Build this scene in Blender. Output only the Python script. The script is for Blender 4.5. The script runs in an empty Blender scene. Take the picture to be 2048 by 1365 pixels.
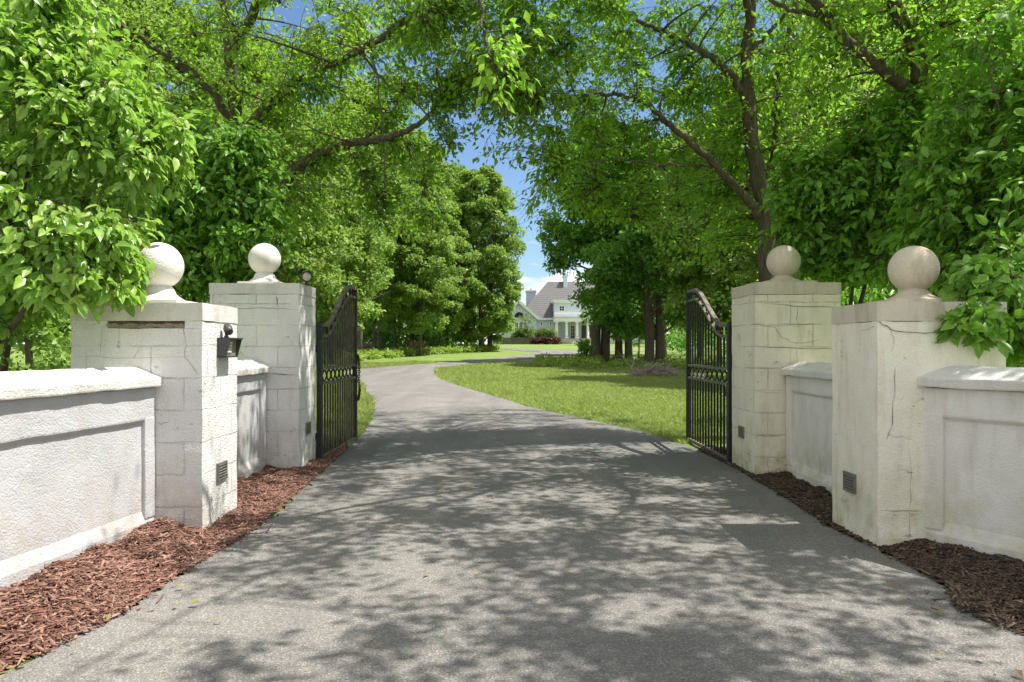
import bpy, bmesh, math, random
import numpy as np
from mathutils import Vector, Matrix, noise as mnoise

random.seed(7)
S = bpy.context.scene
COL = S.collection
F, CX, HZ, CAMZ = 1500.0, 1024.0, 695.0, 1.2
R = math.radians
SUN_EL, SUN_AZ = R(62), (1.0, 0.04)

# ------------------------------------------------------------------ measuring helpers
def gz(x, y):
    t = np.clip((np.asarray(y, float) - 28) / 90, 0, 1)
    return 1.7 * t * t * (3 - 2 * t)

def P(px, py, d):
    return np.array([(px - CX) / F * d, d, CAMZ + (HZ - py) / F * d])

def at(px, py):
    ds = np.concatenate([np.arange(1.5, 20, .05), np.arange(20, 220, .25)])
    z = CAMZ + (HZ - py) / F * ds
    g = gz(0, ds)
    i = np.argmax(z <= g) if np.any(z <= g) else len(ds) - 1
    d = ds[i]
    return np.array([(px - CX) / F * d, d])

# ------------------------------------------------------------------ objects
def tag(o, label=None, cat=None, group=None, kind=None):
    if label: o['label'] = label
    if cat: o['category'] = cat
    if group: o['group'] = group
    if kind: o['kind'] = kind
    return o

def thing(name, loc, label, cat, group=None):
    o = bpy.data.objects.new(name, None)
    COL.objects.link(o); o.location = loc
    o.empty_display_size = .2
    return tag(o, label, cat, group)

def attach(o, parent):
    """parent a mesh given in world coordinates"""
    if parent is not None:
        o.parent = parent
        root = parent
        off = Vector((0, 0, 0))
        p = parent
        if p.type == 'EMPTY':
            o.matrix_parent_inverse = Matrix.Translation(-Vector(p.location))
    return o

def mesh_np(name, V, faces, mats, parent=None, midx=None, smooth=False, local=False):
    """V (n,3); faces: list of int arrays (k,m)"""
    me = bpy.data.meshes.new(name)
    V = np.asarray(V, np.float32)
    me.vertices.add(len(V)); me.vertices.foreach_set('co', V.ravel())
    loops = np.concatenate([f.ravel() for f in faces]).astype(np.int32)
    tot = np.concatenate([np.full(len(f), f.shape[1]) for f in faces]).astype(np.int32)
    st = np.concatenate([[0], np.cumsum(tot)[:-1]]).astype(np.int32)
    me.loops.add(len(loops)); me.loops.foreach_set('vertex_index', loops)
    me.polygons.add(len(tot)); me.polygons.foreach_set('loop_start', st)
    me.polygons.foreach_set('loop_total', tot)
    if midx is not None:
        me.polygons.foreach_set('material_index', np.asarray(midx, np.int32))
    if smooth:
        me.polygons.foreach_set('use_smooth', np.ones(len(tot), bool))
    me.update(calc_edges=True)
    for m in (mats if isinstance(mats, (list, tuple)) else [mats]):
        me.materials.append(m)
    o = bpy.data.objects.new(name, me); COL.objects.link(o)
    if local: o.parent = parent
    else: attach(o, parent)
    return o

def obj(name, bm, mats, parent=None, smooth=False):
    me = bpy.data.meshes.new(name)
    bm.normal_update(); bm.to_mesh(me); bm.free()
    for m in (mats if isinstance(mats, (list, tuple)) else [mats]):
        me.materials.append(m)
    if smooth:
        for p in me.polygons: p.use_smooth = True
    o = bpy.data.objects.new(name, me); COL.objects.link(o)
    return attach(o, parent)

def box(bm, x0, x1, y0, y1, z0, z1, mi=0):
    vs = [bm.verts.new(c) for c in ((x0,y0,z0),(x1,y0,z0),(x1,y1,z0),(x0,y1,z0),(x0,y0,z1),(x1,y0,z1),(x1,y1,z1),(x0,y1,z1))]
    for f in ((0,3,2,1),(4,5,6,7),(0,1,5,4),(1,2,6,5),(2,3,7,6),(3,0,4,7)):
        fa = bm.faces.new([vs[i] for i in f]); fa.material_index = mi
    return vs

def obox(bm, c, ax, ay, az, mi=0):
    """oriented box: centre and three half axes"""
    c, ax, ay, az = [Vector(v) for v in (c, ax, ay, az)]
    vs = [bm.verts.new(c + ax*i + ay*j + az*k) for i, j, k in ((-1,-1,-1),(1,-1,-1),(1,1,-1),(-1,1,-1),(-1,-1,1),(1,-1,1),(1,1,1),(-1,1,1))]
    for f in ((0,3,2,1),(4,5,6,7),(0,1,5,4),(1,2,6,5),(2,3,7,6),(3,0,4,7)):
        fa = bm.faces.new([vs[i] for i in f]); fa.material_index = mi

def roughen(bm, cut, amp, bevel=.008, sc=5.0, seed=0.0):
    """worn masonry: rounded arrises, gently uneven faces"""
    if bevel:
        bmesh.ops.bevel(bm, geom=[e for e in bm.edges if e.calc_face_angle(0) > .5], offset=bevel, segments=2, affect='EDGES', profile=.6)
    for _ in range(6):
        es = [e for e in bm.edges if e.calc_length() > cut]
        if not es: break
        bmesh.ops.subdivide_edges(bm, edges=es, cuts=1, use_grid_fill=True)
    for v in bm.verts:
        p = v.co * sc + Vector((seed, seed*.7, -seed))
        v.co += Vector((mnoise.noise(p), mnoise.noise(p + Vector((9,3,1))), mnoise.noise(p + Vector((2,7,5))))) * amp
        p = v.co * sc * 4
        v.co += Vector((mnoise.noise(p), mnoise.noise(p + Vector((9,3,1))), mnoise.noise(p + Vector((2,7,5))))) * amp * .45

def lathe(bm, c, prof, n=40):
    rings = []
    for r, z in prof:
        if r < 1e-5: rings.append([bm.verts.new((c[0], c[1], z))])
        else: rings.append([bm.verts.new((c[0]+r*math.cos(2*math.pi*i/n), c[1]+r*math.sin(2*math.pi*i/n), z)) for i in range(n)])
    for a, b in zip(rings, rings[1:]):
        for i in range(n):
            j = (i+1) % n
            if len(a) == 1 and len(b) == 1: continue
            if len(a) == 1: f = bm.faces.new((a[0], b[j], b[i]))
            elif len(b) == 1: f = bm.faces.new((a[i], a[j], b[0]))
            else: f = bm.faces.new((a[i], a[j], b[j], b[i]))
            f.smooth = True

def unit(a):
    return a / np.maximum(np.linalg.norm(a, axis=-1, keepdims=True), 1e-9)

def tubes(paths, radii, sides):
    """paths (N,P,3), radii (N,P) -> V, quads"""
    N, Pn, _ = paths.shape
    T = unit(np.gradient(paths, axis=1))
    D = unit(paths[:, -1] - paths[:, 0])
    ref = np.where(np.abs(D[:, 2:3]) > .8, np.array([[1., 0, 0]]), np.array([[0., 0, 1]]))[:, None, :]
    X = unit(np.cross(T, np.broadcast_to(ref, T.shape)))
    Y = np.cross(X, T)
    a = np.arange(sides) / sides * 2 * np.pi
    V = paths[:, :, None, :] + radii[:, :, None, None] * (np.cos(a)[None, None, :, None] * X[:, :, None, :] + np.sin(a)[None, None, :, None] * Y[:, :, None, :])
    i = np.arange(N)[:, None, None] * Pn * sides + np.arange(Pn-1)[None, :, None] * sides + np.arange(sides)[None, None, :]
    j = np.arange(N)[:, None, None] * Pn * sides + np.arange(Pn-1)[None, :, None] * sides + (np.arange(sides)[None, None, :] + 1) % sides
    Q = np.stack([i, j, j + sides, i + sides], -1).reshape(-1, 4)
    return V.reshape(-1, 3), Q

class Acc:
    def __init__(s): s.V = []; s.Q = []; s.n = 0
    def add(s, V, Q):
        s.V.append(V); s.Q.append(Q + s.n); s.n += len(V)
    def tube(s, paths, radii, sides): s.add(*tubes(paths, radii, sides))
    def build(s, name, mat, parent, local=False, smooth=True):
        return mesh_np(name, np.concatenate(s.V), [np.concatenate(s.Q)], mat, parent, smooth=smooth, local=local)

# leaf templates: (verts (x across, y along, z up), triangles, quads)
def tmpl_big():
    ys = [0, .2, .5, .8, 1.0]; hw = [.19, .265, .15]
    mid = [(0, y, -.28*y*y) for y in ys]
    L = [(-w, ys[i+1], -.28*ys[i+1]**2 + .09) for i, w in enumerate(hw)]
    Rr = [(w, ys[i+1], -.28*ys[i+1]**2 + .09) for i, w in enumerate(hw)]
    V = np.array(mid + L + Rr)
    tri = np.array([(0,1,5),(3,4,7),(0,8,1),(3,10,4)])
    quad = np.array([(1,2,6,5),(2,3,7,6),(1,8,9,2),(2,9,10,3)])
    return V, tri, quad
def tmpl_small():
    V = np.array([(0,0,0),(0,.48,.0),(0,1,-.16),(-.27,.45,.08),(.27,.45,.08)])
    return V, np.array([(0,1,3),(1,2,3),(0,4,1),(1,4,2)]), np.zeros((0,4), int)
def tmpl_far():
    V = np.array([(0,0,0),(-.36,.5,.1),(0,1,-.12),(.36,.45,.1)])
    return V, np.array([(0,2,1),(0,3,2)]), np.zeros((0,4), int)
BIG, SMALL, FAR = tmpl_big(), tmpl_small(), tmpl_far()

def leaves(pos, d, n, size, T):
    TV, tri, quad = T
    d = unit(d); x = unit(np.cross(d, n)); n = np.cross(x, d)
    B = np.stack([x, d, n], 1)                       # N,3,3 rows
    V = pos[:, None, :] + size[:, None, None] * np.einsum('kc,nce->nke', TV, B)
    K = len(TV); off = (np.arange(len(pos)) * K)[:, None, None]
    fs = [(tri[None] + off).reshape(-1, 3)]
    if len(quad): fs.append((quad[None] + off).reshape(-1, 4))
    return V.reshape(-1, 3), fs

# ------------------------------------------------------------------ materials
def mat(name):
    m = bpy.data.materials.new(name); m.use_nodes = True
    nt = m.node_tree; nt.nodes.clear()
    out = nt.nodes.new('ShaderNodeOutputMaterial')
    b = nt.nodes.new('ShaderNodeBsdfPrincipled')
    nt.links.new(b.outputs[0], out.inputs[0])
    return m, nt, b, out
def nd(nt, t, **kw):
    n = nt.nodes.new(t)
    for k, v in kw.items():
        if k in n.inputs: n.inputs[k].default_value = v
        else: setattr(n, k, v)
    return n
def ramp(nt, fac, stops, interp='LINEAR'):
    r = nt.nodes.new('ShaderNodeValToRGB'); r.color_ramp.interpolation = interp
    e = r.color_ramp.elements
    while len(e) < len(stops): e.new(.5)
    for k, (p, c) in zip(e, stops):
        k.position = p; k.color = (*c, 1) if len(c) == 3 else c
    nt.links.new(fac, r.inputs[0]); return r.outputs[0]
def mix(nt, fac, a, b, typ='MIX'):
    n = nt.nodes.new('ShaderNodeMix'); n.data_type = 'RGBA'; n.blend_type = typ
    for s, v in ((n.inputs[0], fac), (n.inputs[6], a), (n.inputs[7], b)):
        if isinstance(v, bpy.types.NodeSocket): nt.links.new(v, s)
        elif isinstance(v, (int, float)): s.default_value = v
        else: s.default_value = (*v, 1)
    return n.outputs[2]
def noisetex(nt, vec, scale, detail=4, rough=.55):
    n = nd(nt, 'ShaderNodeTexNoise', Scale=scale, Detail=detail, Roughness=rough)
    if vec is not None: nt.links.new(vec, n.inputs['Vector'])
    return n.outputs['Fac']
def ocoord(nt): return nt.nodes.new('ShaderNodeTexCoord').outputs['Object']
def vmath(nt, op, a, b):
    n = nt.nodes.new('ShaderNodeVectorMath'); n.operation = op
    nt.links.new(a, n.inputs[0]); n.inputs[1].default_value = b; return n.outputs[0]
def smath(nt, op, a, b=0.0, clamp=False):
    n = nt.nodes.new('ShaderNodeMath'); n.operation = op; n.use_clamp = clamp
    for s, v in ((n.inputs[0], a), (n.inputs[1], b)):
        if isinstance(v, bpy.types.NodeSocket): nt.links.new(v, s)
        else: s.default_value = v
    return n.outputs[0]
def bump(nt, bsdf, h, strength=.5, dist=.01, prev=None):
    n = nd(nt, 'ShaderNodeBump', Strength=strength, Distance=dist)
    nt.links.new(h, n.inputs['Height'])
    if prev is not None: nt.links.new(prev, n.inputs['Normal'])
    nt.links.new(n.outputs[0], bsdf.inputs['Normal']); return n.outputs[0]

def simple(name, col, rough=.6, metal=0.0, var=.15, scale=8.0, bmp=.1, spec=.5):
    m, nt, b, o = mat(name)
    c = ocoord(nt)
    f = noisetex(nt, c, scale)
    dk = tuple(v*(1-var) for v in col); lt = tuple(min(1, v*(1+var)) for v in col)
    nt.links.new(ramp(nt, f, [(.3, dk), (.7, lt)]), b.inputs['Base Color'])
    b.inputs['Roughness'].default_value = rough; b.inputs['Metallic'].default_value = metal
    b.inputs['Specular IOR Level'].default_value = spec
    if bmp: bump(nt, b, noisetex(nt, c, scale*6), bmp, .01)
    return m

def masonry(name, col, stain, stain_amt, blocks=True, grain=1.0, moss=None):
    """painted rough-cast block: grain with sun flecks in the colour, faint block joints, stains and flaking"""
    m, nt, b, o = mat(name)
    c = ocoord(nt)
    sep = nt.nodes.new('ShaderNodeSeparateXYZ'); nt.links.new(c, sep.inputs[0])
    xy = smath(nt, 'ADD', sep.outputs[0], sep.outputs[1])
    cmb = nt.nodes.new('ShaderNodeCombineXYZ')
    nt.links.new(xy, cmb.inputs[0]); nt.links.new(sep.outputs[2], cmb.inputs[1])
    big = noisetex(nt, c, 2.2, 5, .6)
    fine = noisetex(nt, c, 48, 5, .72)
    sun_speck = ramp(nt, noisetex(nt, c, 120, 2, .5), [(.56, (0,0,0)), (.66, (1,1,1))])  # bright flecks: grazing sun on the grain, put into the colour
    vor = nd(nt, 'ShaderNodeTexVoronoi', Scale=95.0); nt.links.new(c, vor.inputs['Vector'])
    # streaky stains, stretched down the face
    st = noisetex(nt, vmath(nt, 'MULTIPLY', c, (7, 7, 1.3)), 1.0, 5, .65)
    base = ramp(nt, big, [(.3, tuple(v*.90 for v in col)), (.55, col), (.8, tuple(min(.9, v*1.05) for v in col))])
    sm = smath(nt, 'MULTIPLY', ramp(nt, st, [(.5, (0,0,0)), (.78, (1,1,1))]), stain_amt)
    base = mix(nt, sm, base, stain)
    chip = ramp(nt, noisetex(nt, c, 17, 6, .75), [(.72, (0,0,0)), (.75, (1,1,1))])
    base = mix(nt, smath(nt, 'MULTIPLY', chip, .35), base, tuple(v*.62 for v in col))
    base = mix(nt, smath(nt, 'MULTIPLY', sun_speck, .30*grain), base, tuple(min(.9, v*1.35) for v in col))
    pit = ramp(nt, noisetex(nt, c, 80, 3, .6), [(.30, (1,1,1)), (.40, (0,0,0))])
    base = mix(nt, smath(nt, 'MULTIPLY', pit, .30*grain), base, tuple(v*.6 for v in col))
    if moss:
        mz = nd(nt, 'ShaderNodeMapRange'); nt.links.new(sep.outputs[2], mz.inputs[0])
        mz.inputs[1].default_value = .55; mz.inputs[2].default_value = 0.0
        mm = smath(nt, 'MULTIPLY', mz.outputs[0], ramp(nt, noisetex(nt, c, 5, 6, .7), [(.40, (0,0,0)), (.62, (1,1,1))]))
        base = mix(nt, smath(nt, 'MULTIPLY', mm, .75), base, moss)
    if blocks or 'pillar' in name or 'cream painted' in name:
        pn = noisetex(nt, vmath(nt, 'MULTIPLY', c, (1, 1, 1.7)), 5.5, 9, .72)
        pm = ramp(nt, pn, [(.635, (0,0,0)), (.65, (1,1,1))])
        base = mix(nt, smath(nt, 'MULTIPLY', pm, .62), base, (.40,.375,.325))
        peel = bump(nt, b, smath(nt, 'MULTIPLY', pm, -1.0), .6, .006)
    else: peel = None
    if blocks:
        wob = nt.nodes.new('ShaderNodeVectorMath'); wob.operation = 'ADD'
        nz = nd(nt, 'ShaderNodeTexNoise', Scale=9.0, Detail=3.0)
        nt.links.new(c, nz.inputs['Vector'])
        nt.links.new(cmb.outputs[0], wob.inputs[0]); nt.links.new(vmath(nt, 'MULTIPLY', nz.outputs['Color'], (.02,.02,.02)), wob.inputs[1])
        br = nd(nt, 'ShaderNodeTexBrick'); br.offset = .5
        nt.links.new(wob.outputs[0], br.inputs['Vector'])
        for k, v in (('Scale', 1.0), ('Mortar Size', .006), ('Mortar Smooth', .35), ('Brick Width', .41), ('Row Height', .203)):
            br.inputs[k].default_value = v
        jm = ramp(nt, noisetex(nt, c, 3.1, 4, .6), [(.38, (.06,.06,.06)), (.62, (1,1,1))])
        jf = smath(nt, 'MULTIPLY', br.outputs['Fac'], jm)
        base = mix(nt, smath(nt, 'MULTIPLY', jf, .55), base, tuple(v*.42 for v in col))
        bj = bump(nt, b, smath(nt, 'MULTIPLY', jf, -1.0), .7, .009, peel)
    else: bj = peel
    h = smath(nt, 'ADD', smath(nt, 'MULTIPLY', fine, 1.0), smath(nt, 'MULTIPLY', vor.outputs['Distance'], -.5))
    nb = bump(nt, b, big, .3, .03, bj)
    bump(nt, b, h, min(1, .8*grain), .011, nb)
    nt.links.new(base, b.inputs['Base Color'])
    b.inputs['Roughness'].default_value = .85
    b.inputs['Specular IOR Level'].default_value = .25
    return m

def leafmat(name, cols, trans, tcol, rough=.42, spec=.5):
    m, nt, b, out = mat(name)
    g = nt.nodes.new('ShaderNodeNewGeometry')
    col = ramp(nt, g.outputs['Random Per Island'], [(i/(len(cols)-1), c) for i, c in enumerate(cols)])
    wn = noisetex(nt, nt.nodes.new('ShaderNodeTexCoord').outputs['Object'], 42, 3, .6)
    col = mix(nt, 1.0, col, ramp(nt, wn, [(.3, (.78,.80,.8)), (.7, (1.22,1.17,1.1))]), 'MULTIPLY')
    nt.links.new(col, b.inputs['Base Color'])
    b.inputs['Roughness'].default_value = rough; b.inputs['Specular IOR Level'].default_value = spec
    t = nt.nodes.new('ShaderNodeBsdfTranslucent')
    nt.links.new(mix(nt, .55, col, tcol), t.inputs['Color'])
    mx = nt.nodes.new('ShaderNodeMixShader'); mx.inputs[0].default_value = trans
    nt.links.new(b.outputs[0], mx.inputs[1]); nt.links.new(t.outputs[0], mx.inputs[2])
    nt.links.new(mx.outputs[0], out.inputs[0])
    return m

def barkmat(name, a, bcol, sc=1.0):
    m, nt, b, o = mat(name)
    c = vmath(nt, 'MULTIPLY', ocoord(nt), (14*sc, 14*sc, 4*sc))
    f = noisetex(nt, c, 1.0, 6, .7)
    nt.links.new(ramp(nt, f, [(.3, a), (.7, bcol)]), b.inputs['Base Color'])
    b.inputs['Roughness'].default_value = .9; b.inputs['Specular IOR Level'].default_value = .2
    bump(nt, b, f, .8, .03)
    return m

M = {}
M['white'] = masonry('white painted block', (.77,.755,.73), (.38,.34,.27), .34, True, 1.0, (.44,.38,.30))
M['white_wall'] = masonry('white roughcast wall', (.50,.50,.505), (.36,.31,.26), .35, False, .5, (.42,.35,.28))
M['cream'] = masonry('cream painted block', (.85,.79,.63), (.36,.31,.19), .5, True, .7, (.38,.36,.12))  # cream paint; part of the yellow stands for light bounced off leaves
M['cream_plain'] = masonry('cream painted render', (.86,.81,.67), (.36,.31,.19), .5, False, .7, (.38,.36,.12))  # cream render, its yellow also partly leaf-bounced light in the colour
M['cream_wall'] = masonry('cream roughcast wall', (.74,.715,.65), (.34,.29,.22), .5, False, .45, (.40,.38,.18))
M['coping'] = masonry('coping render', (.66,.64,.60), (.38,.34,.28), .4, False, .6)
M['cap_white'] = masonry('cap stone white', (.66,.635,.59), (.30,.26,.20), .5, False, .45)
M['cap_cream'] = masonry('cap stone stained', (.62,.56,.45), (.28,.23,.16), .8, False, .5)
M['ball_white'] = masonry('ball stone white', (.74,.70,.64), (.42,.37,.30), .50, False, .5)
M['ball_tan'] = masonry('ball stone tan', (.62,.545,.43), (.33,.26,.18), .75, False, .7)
M['rubble'] = masonry('broken block', (.34,.28,.20), (.1,.08,.06), .5, False, 2.0)
M['crack'] = simple('crack dark', (.07,.06,.05), .95, 0, .3, 30, 0)
M['iron'] = simple('black gate iron', (.018,.018,.018), .5, 0, .5, 25, .15)
M['iron_worn'] = simple('worn gate iron', (.16,.14,.11), .75, 0, .5, 18, .2)
M['iron_bar'] = simple('gate iron sunlit tone', (.075,.062,.048), .6, 0, .6, 12, .15)  # worn bars of the left leaf, paler with sunlight put into the colour
M['plastic'] = simple('dark grey housing', (.055,.053,.057), .45, 0, .1, 10, .05)
M['vent'] = simple('vent metal', (.20,.19,.17), .55, .3, .3, 40, .1)
M['vent_dark'] = simple('vent dark', (.02,.02,.02), .8, 0, .2, 40, 0)
M['lens'] = simple('lamp lens', (.62,.58,.45), .25, 0, .1, 30, 0)
M['keypad'] = simple('keypad plate', (.30,.27,.20), .4, .2, .2, 30, 0)
M['key'] = simple('keypad keys', (.8,.8,.78), .4, 0, .05, 30, 0)
M['bark'] = barkmat('bark brown', (.055,.043,.032), (.18,.145,.11), 1.6)
M['bark_grey'] = barkmat('bark grey', (.06,.052,.042), (.19,.165,.135), .7)
M['twig'] = simple('twig', (.07,.05,.03), .8, 0, .3, 20, 0)
M['dogwood'] = leafmat('dogwood leaf', [(0.174,0.314,0.061),(0.270,0.439,0.082),(0.381,0.552,0.096)], 0.4, (0.386,0.738,0.063), .34, .5)
M['dogwood2'] = leafmat('dogwood leaf deep', [(0.108,0.234,0.034),(0.160,0.329,0.040),(0.229,0.423,0.048)], .34, (0.361,0.761,0.060), .42, .45)
M['cherry'] = leafmat('cherry leaf', [(0.090,0.190,0.031),(0.148,0.283,0.038),(0.218,0.378,0.048)], 0.5, (0.465,0.786,0.045), .45, .4)
M['cherry2'] = leafmat('cherry leaf bright', [(0.161,0.300,0.032),(0.239,0.415,0.040),(0.349,0.542,0.053)], 0.54, (0.348,0.672,0.060), .45, .4)
M['wood_a'] = leafmat('woodland leaf mid', [(0.110,0.209,0.039),(0.175,0.298,0.054),(0.275,0.398,0.076)], 0.4, (0.398,0.651,0.073), .5, .4)
M['wood_b'] = leafmat('woodland leaf light', [(0.149,0.248,0.053),(0.220,0.338,0.069),(0.319,0.440,0.096)], 0.38, (0.450,0.692,0.087), .5, .4)
M['maple'] = leafmat('maple leaf dark', [(0.084,0.196,0.039),(0.134,0.281,0.052),(0.196,0.375,0.064)], 0.36, (0.324,0.690,0.061), .5, .4)
M['hedge'] = leafmat('hedge leaf', [(.10,.17,.03),(.15,.24,.04),(.20,.28,.06)], .3, (.25,.35,.05))
M['barberry'] = leafmat('barberry leaf', [(0.061,0.012,0.015),(0.094,0.019,0.021),(0.132,0.033,0.030)], .25, (0.210,0.035,0.035))
M['weeds'] = leafmat('undergrowth leaf', [(0.150,0.254,0.040),(0.262,0.389,0.057),(0.413,0.506,0.098)], 0.42, (0.432,0.605,0.072))
M['dry'] = leafmat('dry stalk', [(.30,.20,.14),(.40,.30,.2)], .2, (.4,.3,.2), .8, .2)
M['brush'] = leafmat('brush twig', [(0.260,0.210,0.190),(0.380,0.320,0.290),(0.500,0.420,0.380)], .05, (0.300,0.300,0.300), .9, .2)
M['litter'] = leafmat('fallen leaf', [(.20,.23,.06),(.30,.25,.09),(.28,.13,.06)], .2, (.3,.3,.1), .6)

def lawn_material():
    m, nt, b, o = mat('lawn grass')
    c = ocoord(nt)
    f = noisetex(nt, c, .45, 5, .6); g = noisetex(nt, vmath(nt, 'MULTIPLY', c, (1, .5, 1)), 22, 5, .75)
    col = ramp(nt, f, [(.3, (.20,.285,.06)), (.55, (.255,.345,.085)), (.75, (.32,.39,.12))])
    col = mix(nt, ramp(nt, g, [(.35, (0,0,0)), (.7, (1,1,1))]), col, (.09,.145,.025))
    nt.links.new(col, b.inputs['Base Color']); b.inputs['Roughness'].default_value = .8
    b.inputs['Specular IOR Level'].default_value = .2
    pt = ramp(nt, noisetex(nt, c, 1.7, 5, .65), [(.56, (0,0,0)), (.70, (1,1,1))])
    col = mix(nt, smath(nt, 'MULTIPLY', pt, .45), col, (.26,.25,.11))
    nt.links.new(col, b.inputs['Base Color'])
    bump(nt, b, g, .8, .06)
    return m
def grass_material():
    return leafmat('grass blade', [(.19,.26,.06),(.30,.37,.10),(.42,.46,.18)], .44, (.44,.58,.12), .5, .35)
def asphalt_material():
    m, nt, b, o = mat('asphalt')
    c = ocoord(nt)
    v1 = nd(nt, 'ShaderNodeTexVoronoi', Scale=150.0); nt.links.new(c, v1.inputs['Vector'])
    sp = nt.nodes.new('ShaderNodeSeparateColor'); nt.links.new(v1.outputs['Color'], sp.inputs[0])
    v2 = nd(nt, 'ShaderNodeTexVoronoi', Scale=290.0); nt.links.new(c, v2.inputs['Vector'])
    sp2 = nt.nodes.new('ShaderNodeSeparateColor'); nt.links.new(v2.outputs['Color'], sp2.inputs[0])
    a = ramp(nt, sp.outputs[0], [(0, (.105,.101,.096)), (.55, (.170,.163,.155)), (.85, (.26,.25,.236)), (1, (.42,.40,.37))])
    a2 = ramp(nt, sp2.outputs[0], [(0, (.11,.106,.10)), (.6, (.185,.178,.169)), (1, (.32,.305,.285))])
    col = mix(nt, .5, a, a2)
    lg = noisetex(nt, c, .8, 6, .6)
    col = mix(nt, 1.0, col, ramp(nt, lg, [(.3, (.86,.845,.825)), (.7, (1.14,1.12,1.09))]), 'MULTIPLY')
    trk = noisetex(nt, vmath(nt, 'MULTIPLY', c, (1.5, .12, 1)), 1.0, 4, .6)
    col = mix(nt, 1.0, col, ramp(nt, trk, [(.35, (.86,.86,.87)), (.65, (1.1,1.1,1.09))]), 'MULTIPLY')
    wv = nt.nodes.new('ShaderNodeVectorMath'); wv.operation = 'ADD'; nt.links.new(c, wv.inputs[0])
    nz = nd(nt, 'ShaderNodeTexNoise', Scale=1.6, Detail=6.0, Roughness=.7); nt.links.new(c, nz.inputs['Vector'])
    nt.links.new(vmath(nt, 'MULTIPLY', nz.outputs['Color'], (.9,.9,0)), wv.inputs[1])
    vc = nd(nt, 'ShaderNodeTexVoronoi', Scale=.42); vc.feature = 'DISTANCE_TO_EDGE'; nt.links.new(wv.outputs[0], vc.inputs['Vector'])
    ck = smath(nt, 'MULTIPLY', ramp(nt, vc.outputs['Distance'], [(.0, (1,1,1)), (.004, (0,0,0))]), ramp(nt, noisetex(nt, c, .6, 3, .5), [(.5, (0,0,0)), (.58, (1,1,1))]))
    col = mix(nt, smath(nt, 'MULTIPLY', ck, .55), col, (.05,.048,.045))
    spot = ramp(nt, noisetex(nt, c, 1.3, 3, .4), [(.70, (0,0,0)), (.78, (1,1,1))])
    col = mix(nt, smath(nt, 'MULTIPLY', spot, .25), col, (.09,.088,.085))
    dirt = ramp(nt, noisetex(nt, c, 2.7, 6, .7), [(.62, (0,0,0)), (.75, (1,1,1))])
    col = mix(nt, smath(nt, 'MULTIPLY', dirt, .22), col, (.13,.105,.08))
    nt.links.new(col, b.inputs['Base Color']); b.inputs['Roughness'].default_value = .85
    b.inputs['Specular IOR Level'].default_value = .3
    n1 = bump(nt, b, v1.outputs['Distance'], .6, .006)
    bump(nt, b, lg, .25, .05, n1)
    return m
M['lawn'] = lawn_material(); M['grass'] = grass_material(); M['asphalt'] = asphalt_material()
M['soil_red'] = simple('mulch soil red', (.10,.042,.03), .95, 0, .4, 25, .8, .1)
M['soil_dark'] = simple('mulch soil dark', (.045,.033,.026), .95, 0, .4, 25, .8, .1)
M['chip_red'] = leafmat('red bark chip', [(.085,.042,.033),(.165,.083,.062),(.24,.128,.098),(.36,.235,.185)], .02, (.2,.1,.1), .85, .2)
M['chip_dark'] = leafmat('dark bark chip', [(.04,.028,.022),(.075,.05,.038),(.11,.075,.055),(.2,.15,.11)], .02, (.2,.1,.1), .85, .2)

# ------------------------------------------------------------------ ground
def ground():
    xs = np.unique(np.concatenate([np.arange(-30, 30.1, 1.0), np.arange(-140, 141, 10.), [-900,-500,-300,300,500,900]]))
    ys = np.unique(np.concatenate([np.arange(-14, 130, 1.0), np.arange(130, 300, 10.), [-900,-300,-100,-40,400,600,900]]))
    X, Y = np.meshgrid(xs, ys); Z = gz(X, Y) - .0
    V = np.stack([X, Y, Z], -1).reshape(-1, 3)
    nx, ny = len(xs), len(ys)
    i = (np.arange(ny-1)[:, None]*nx + np.arange(nx-1)[None, :]).ravel()
    Q = np.stack([i, i+1, i+nx+1, i+nx], -1)
    tag(mesh_np('lawn', V, [Q], M['lawn'], smooth=True), kind='structure')
ground()

W = lambda x, y: np.array([x, y])
EDGE = [((-4.2,-9), (6.5,-9)), ((-3.2,-1.5), (5.0,-1.0)), ((-2.2,1.2), (3.1,1.2)),
        (at(140,1290), at(2048,1278)), (at(300,1190), at(1900,1185)), (at(430,1110), at(1780,1115)), (at(525,1050), at(1660,1055)),
        (at(600,985), at(1555,990)), (at(690,905), at(1415,912)), (at(735,852), at(1290,868)), (at(747,822), at(1180,842)),
        (at(738,795), at(1060,815)), (at(718,770), at(960,785)), (at(692,757), at(895,765)), (at(685,748), at(872,752)),
        (at(705,741), at(872,743)), (at(770,735), at(893,736.5)), (at(850,729), at(950,730)), (at(930,722.5), at(1010,724)),
        (at(1000,715.5), at(1062,717.5)), (at(1050,709.5), at(1112,712)), (at(1074,705), at(1165,707)), (at(1085,702.3), at(1240,704.5))]
def catmull(pts, k):
    pts = np.array([np.asarray(p, float) for p in pts]); out = []
    for i in range(len(pts)-1):
        p0, p1, p2, p3 = pts[max(i-1,0)], pts[i], pts[i+1], pts[min(i+2, len(pts)-1)]
        for t in np.linspace(0, 1, k, endpoint=False):
            out.append(.5*((2*p1) + (-p0+p2)*t + (2*p0-5*p1+4*p2-p3)*t*t + (-p0+3*p1-3*p2+p3)*t**3))
    out.append(pts[-1]); return np.array(out)
RL = catmull([e[0] for e in EDGE], 10); RR = catmull([e[1] for e in EDGE], 10)
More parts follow.
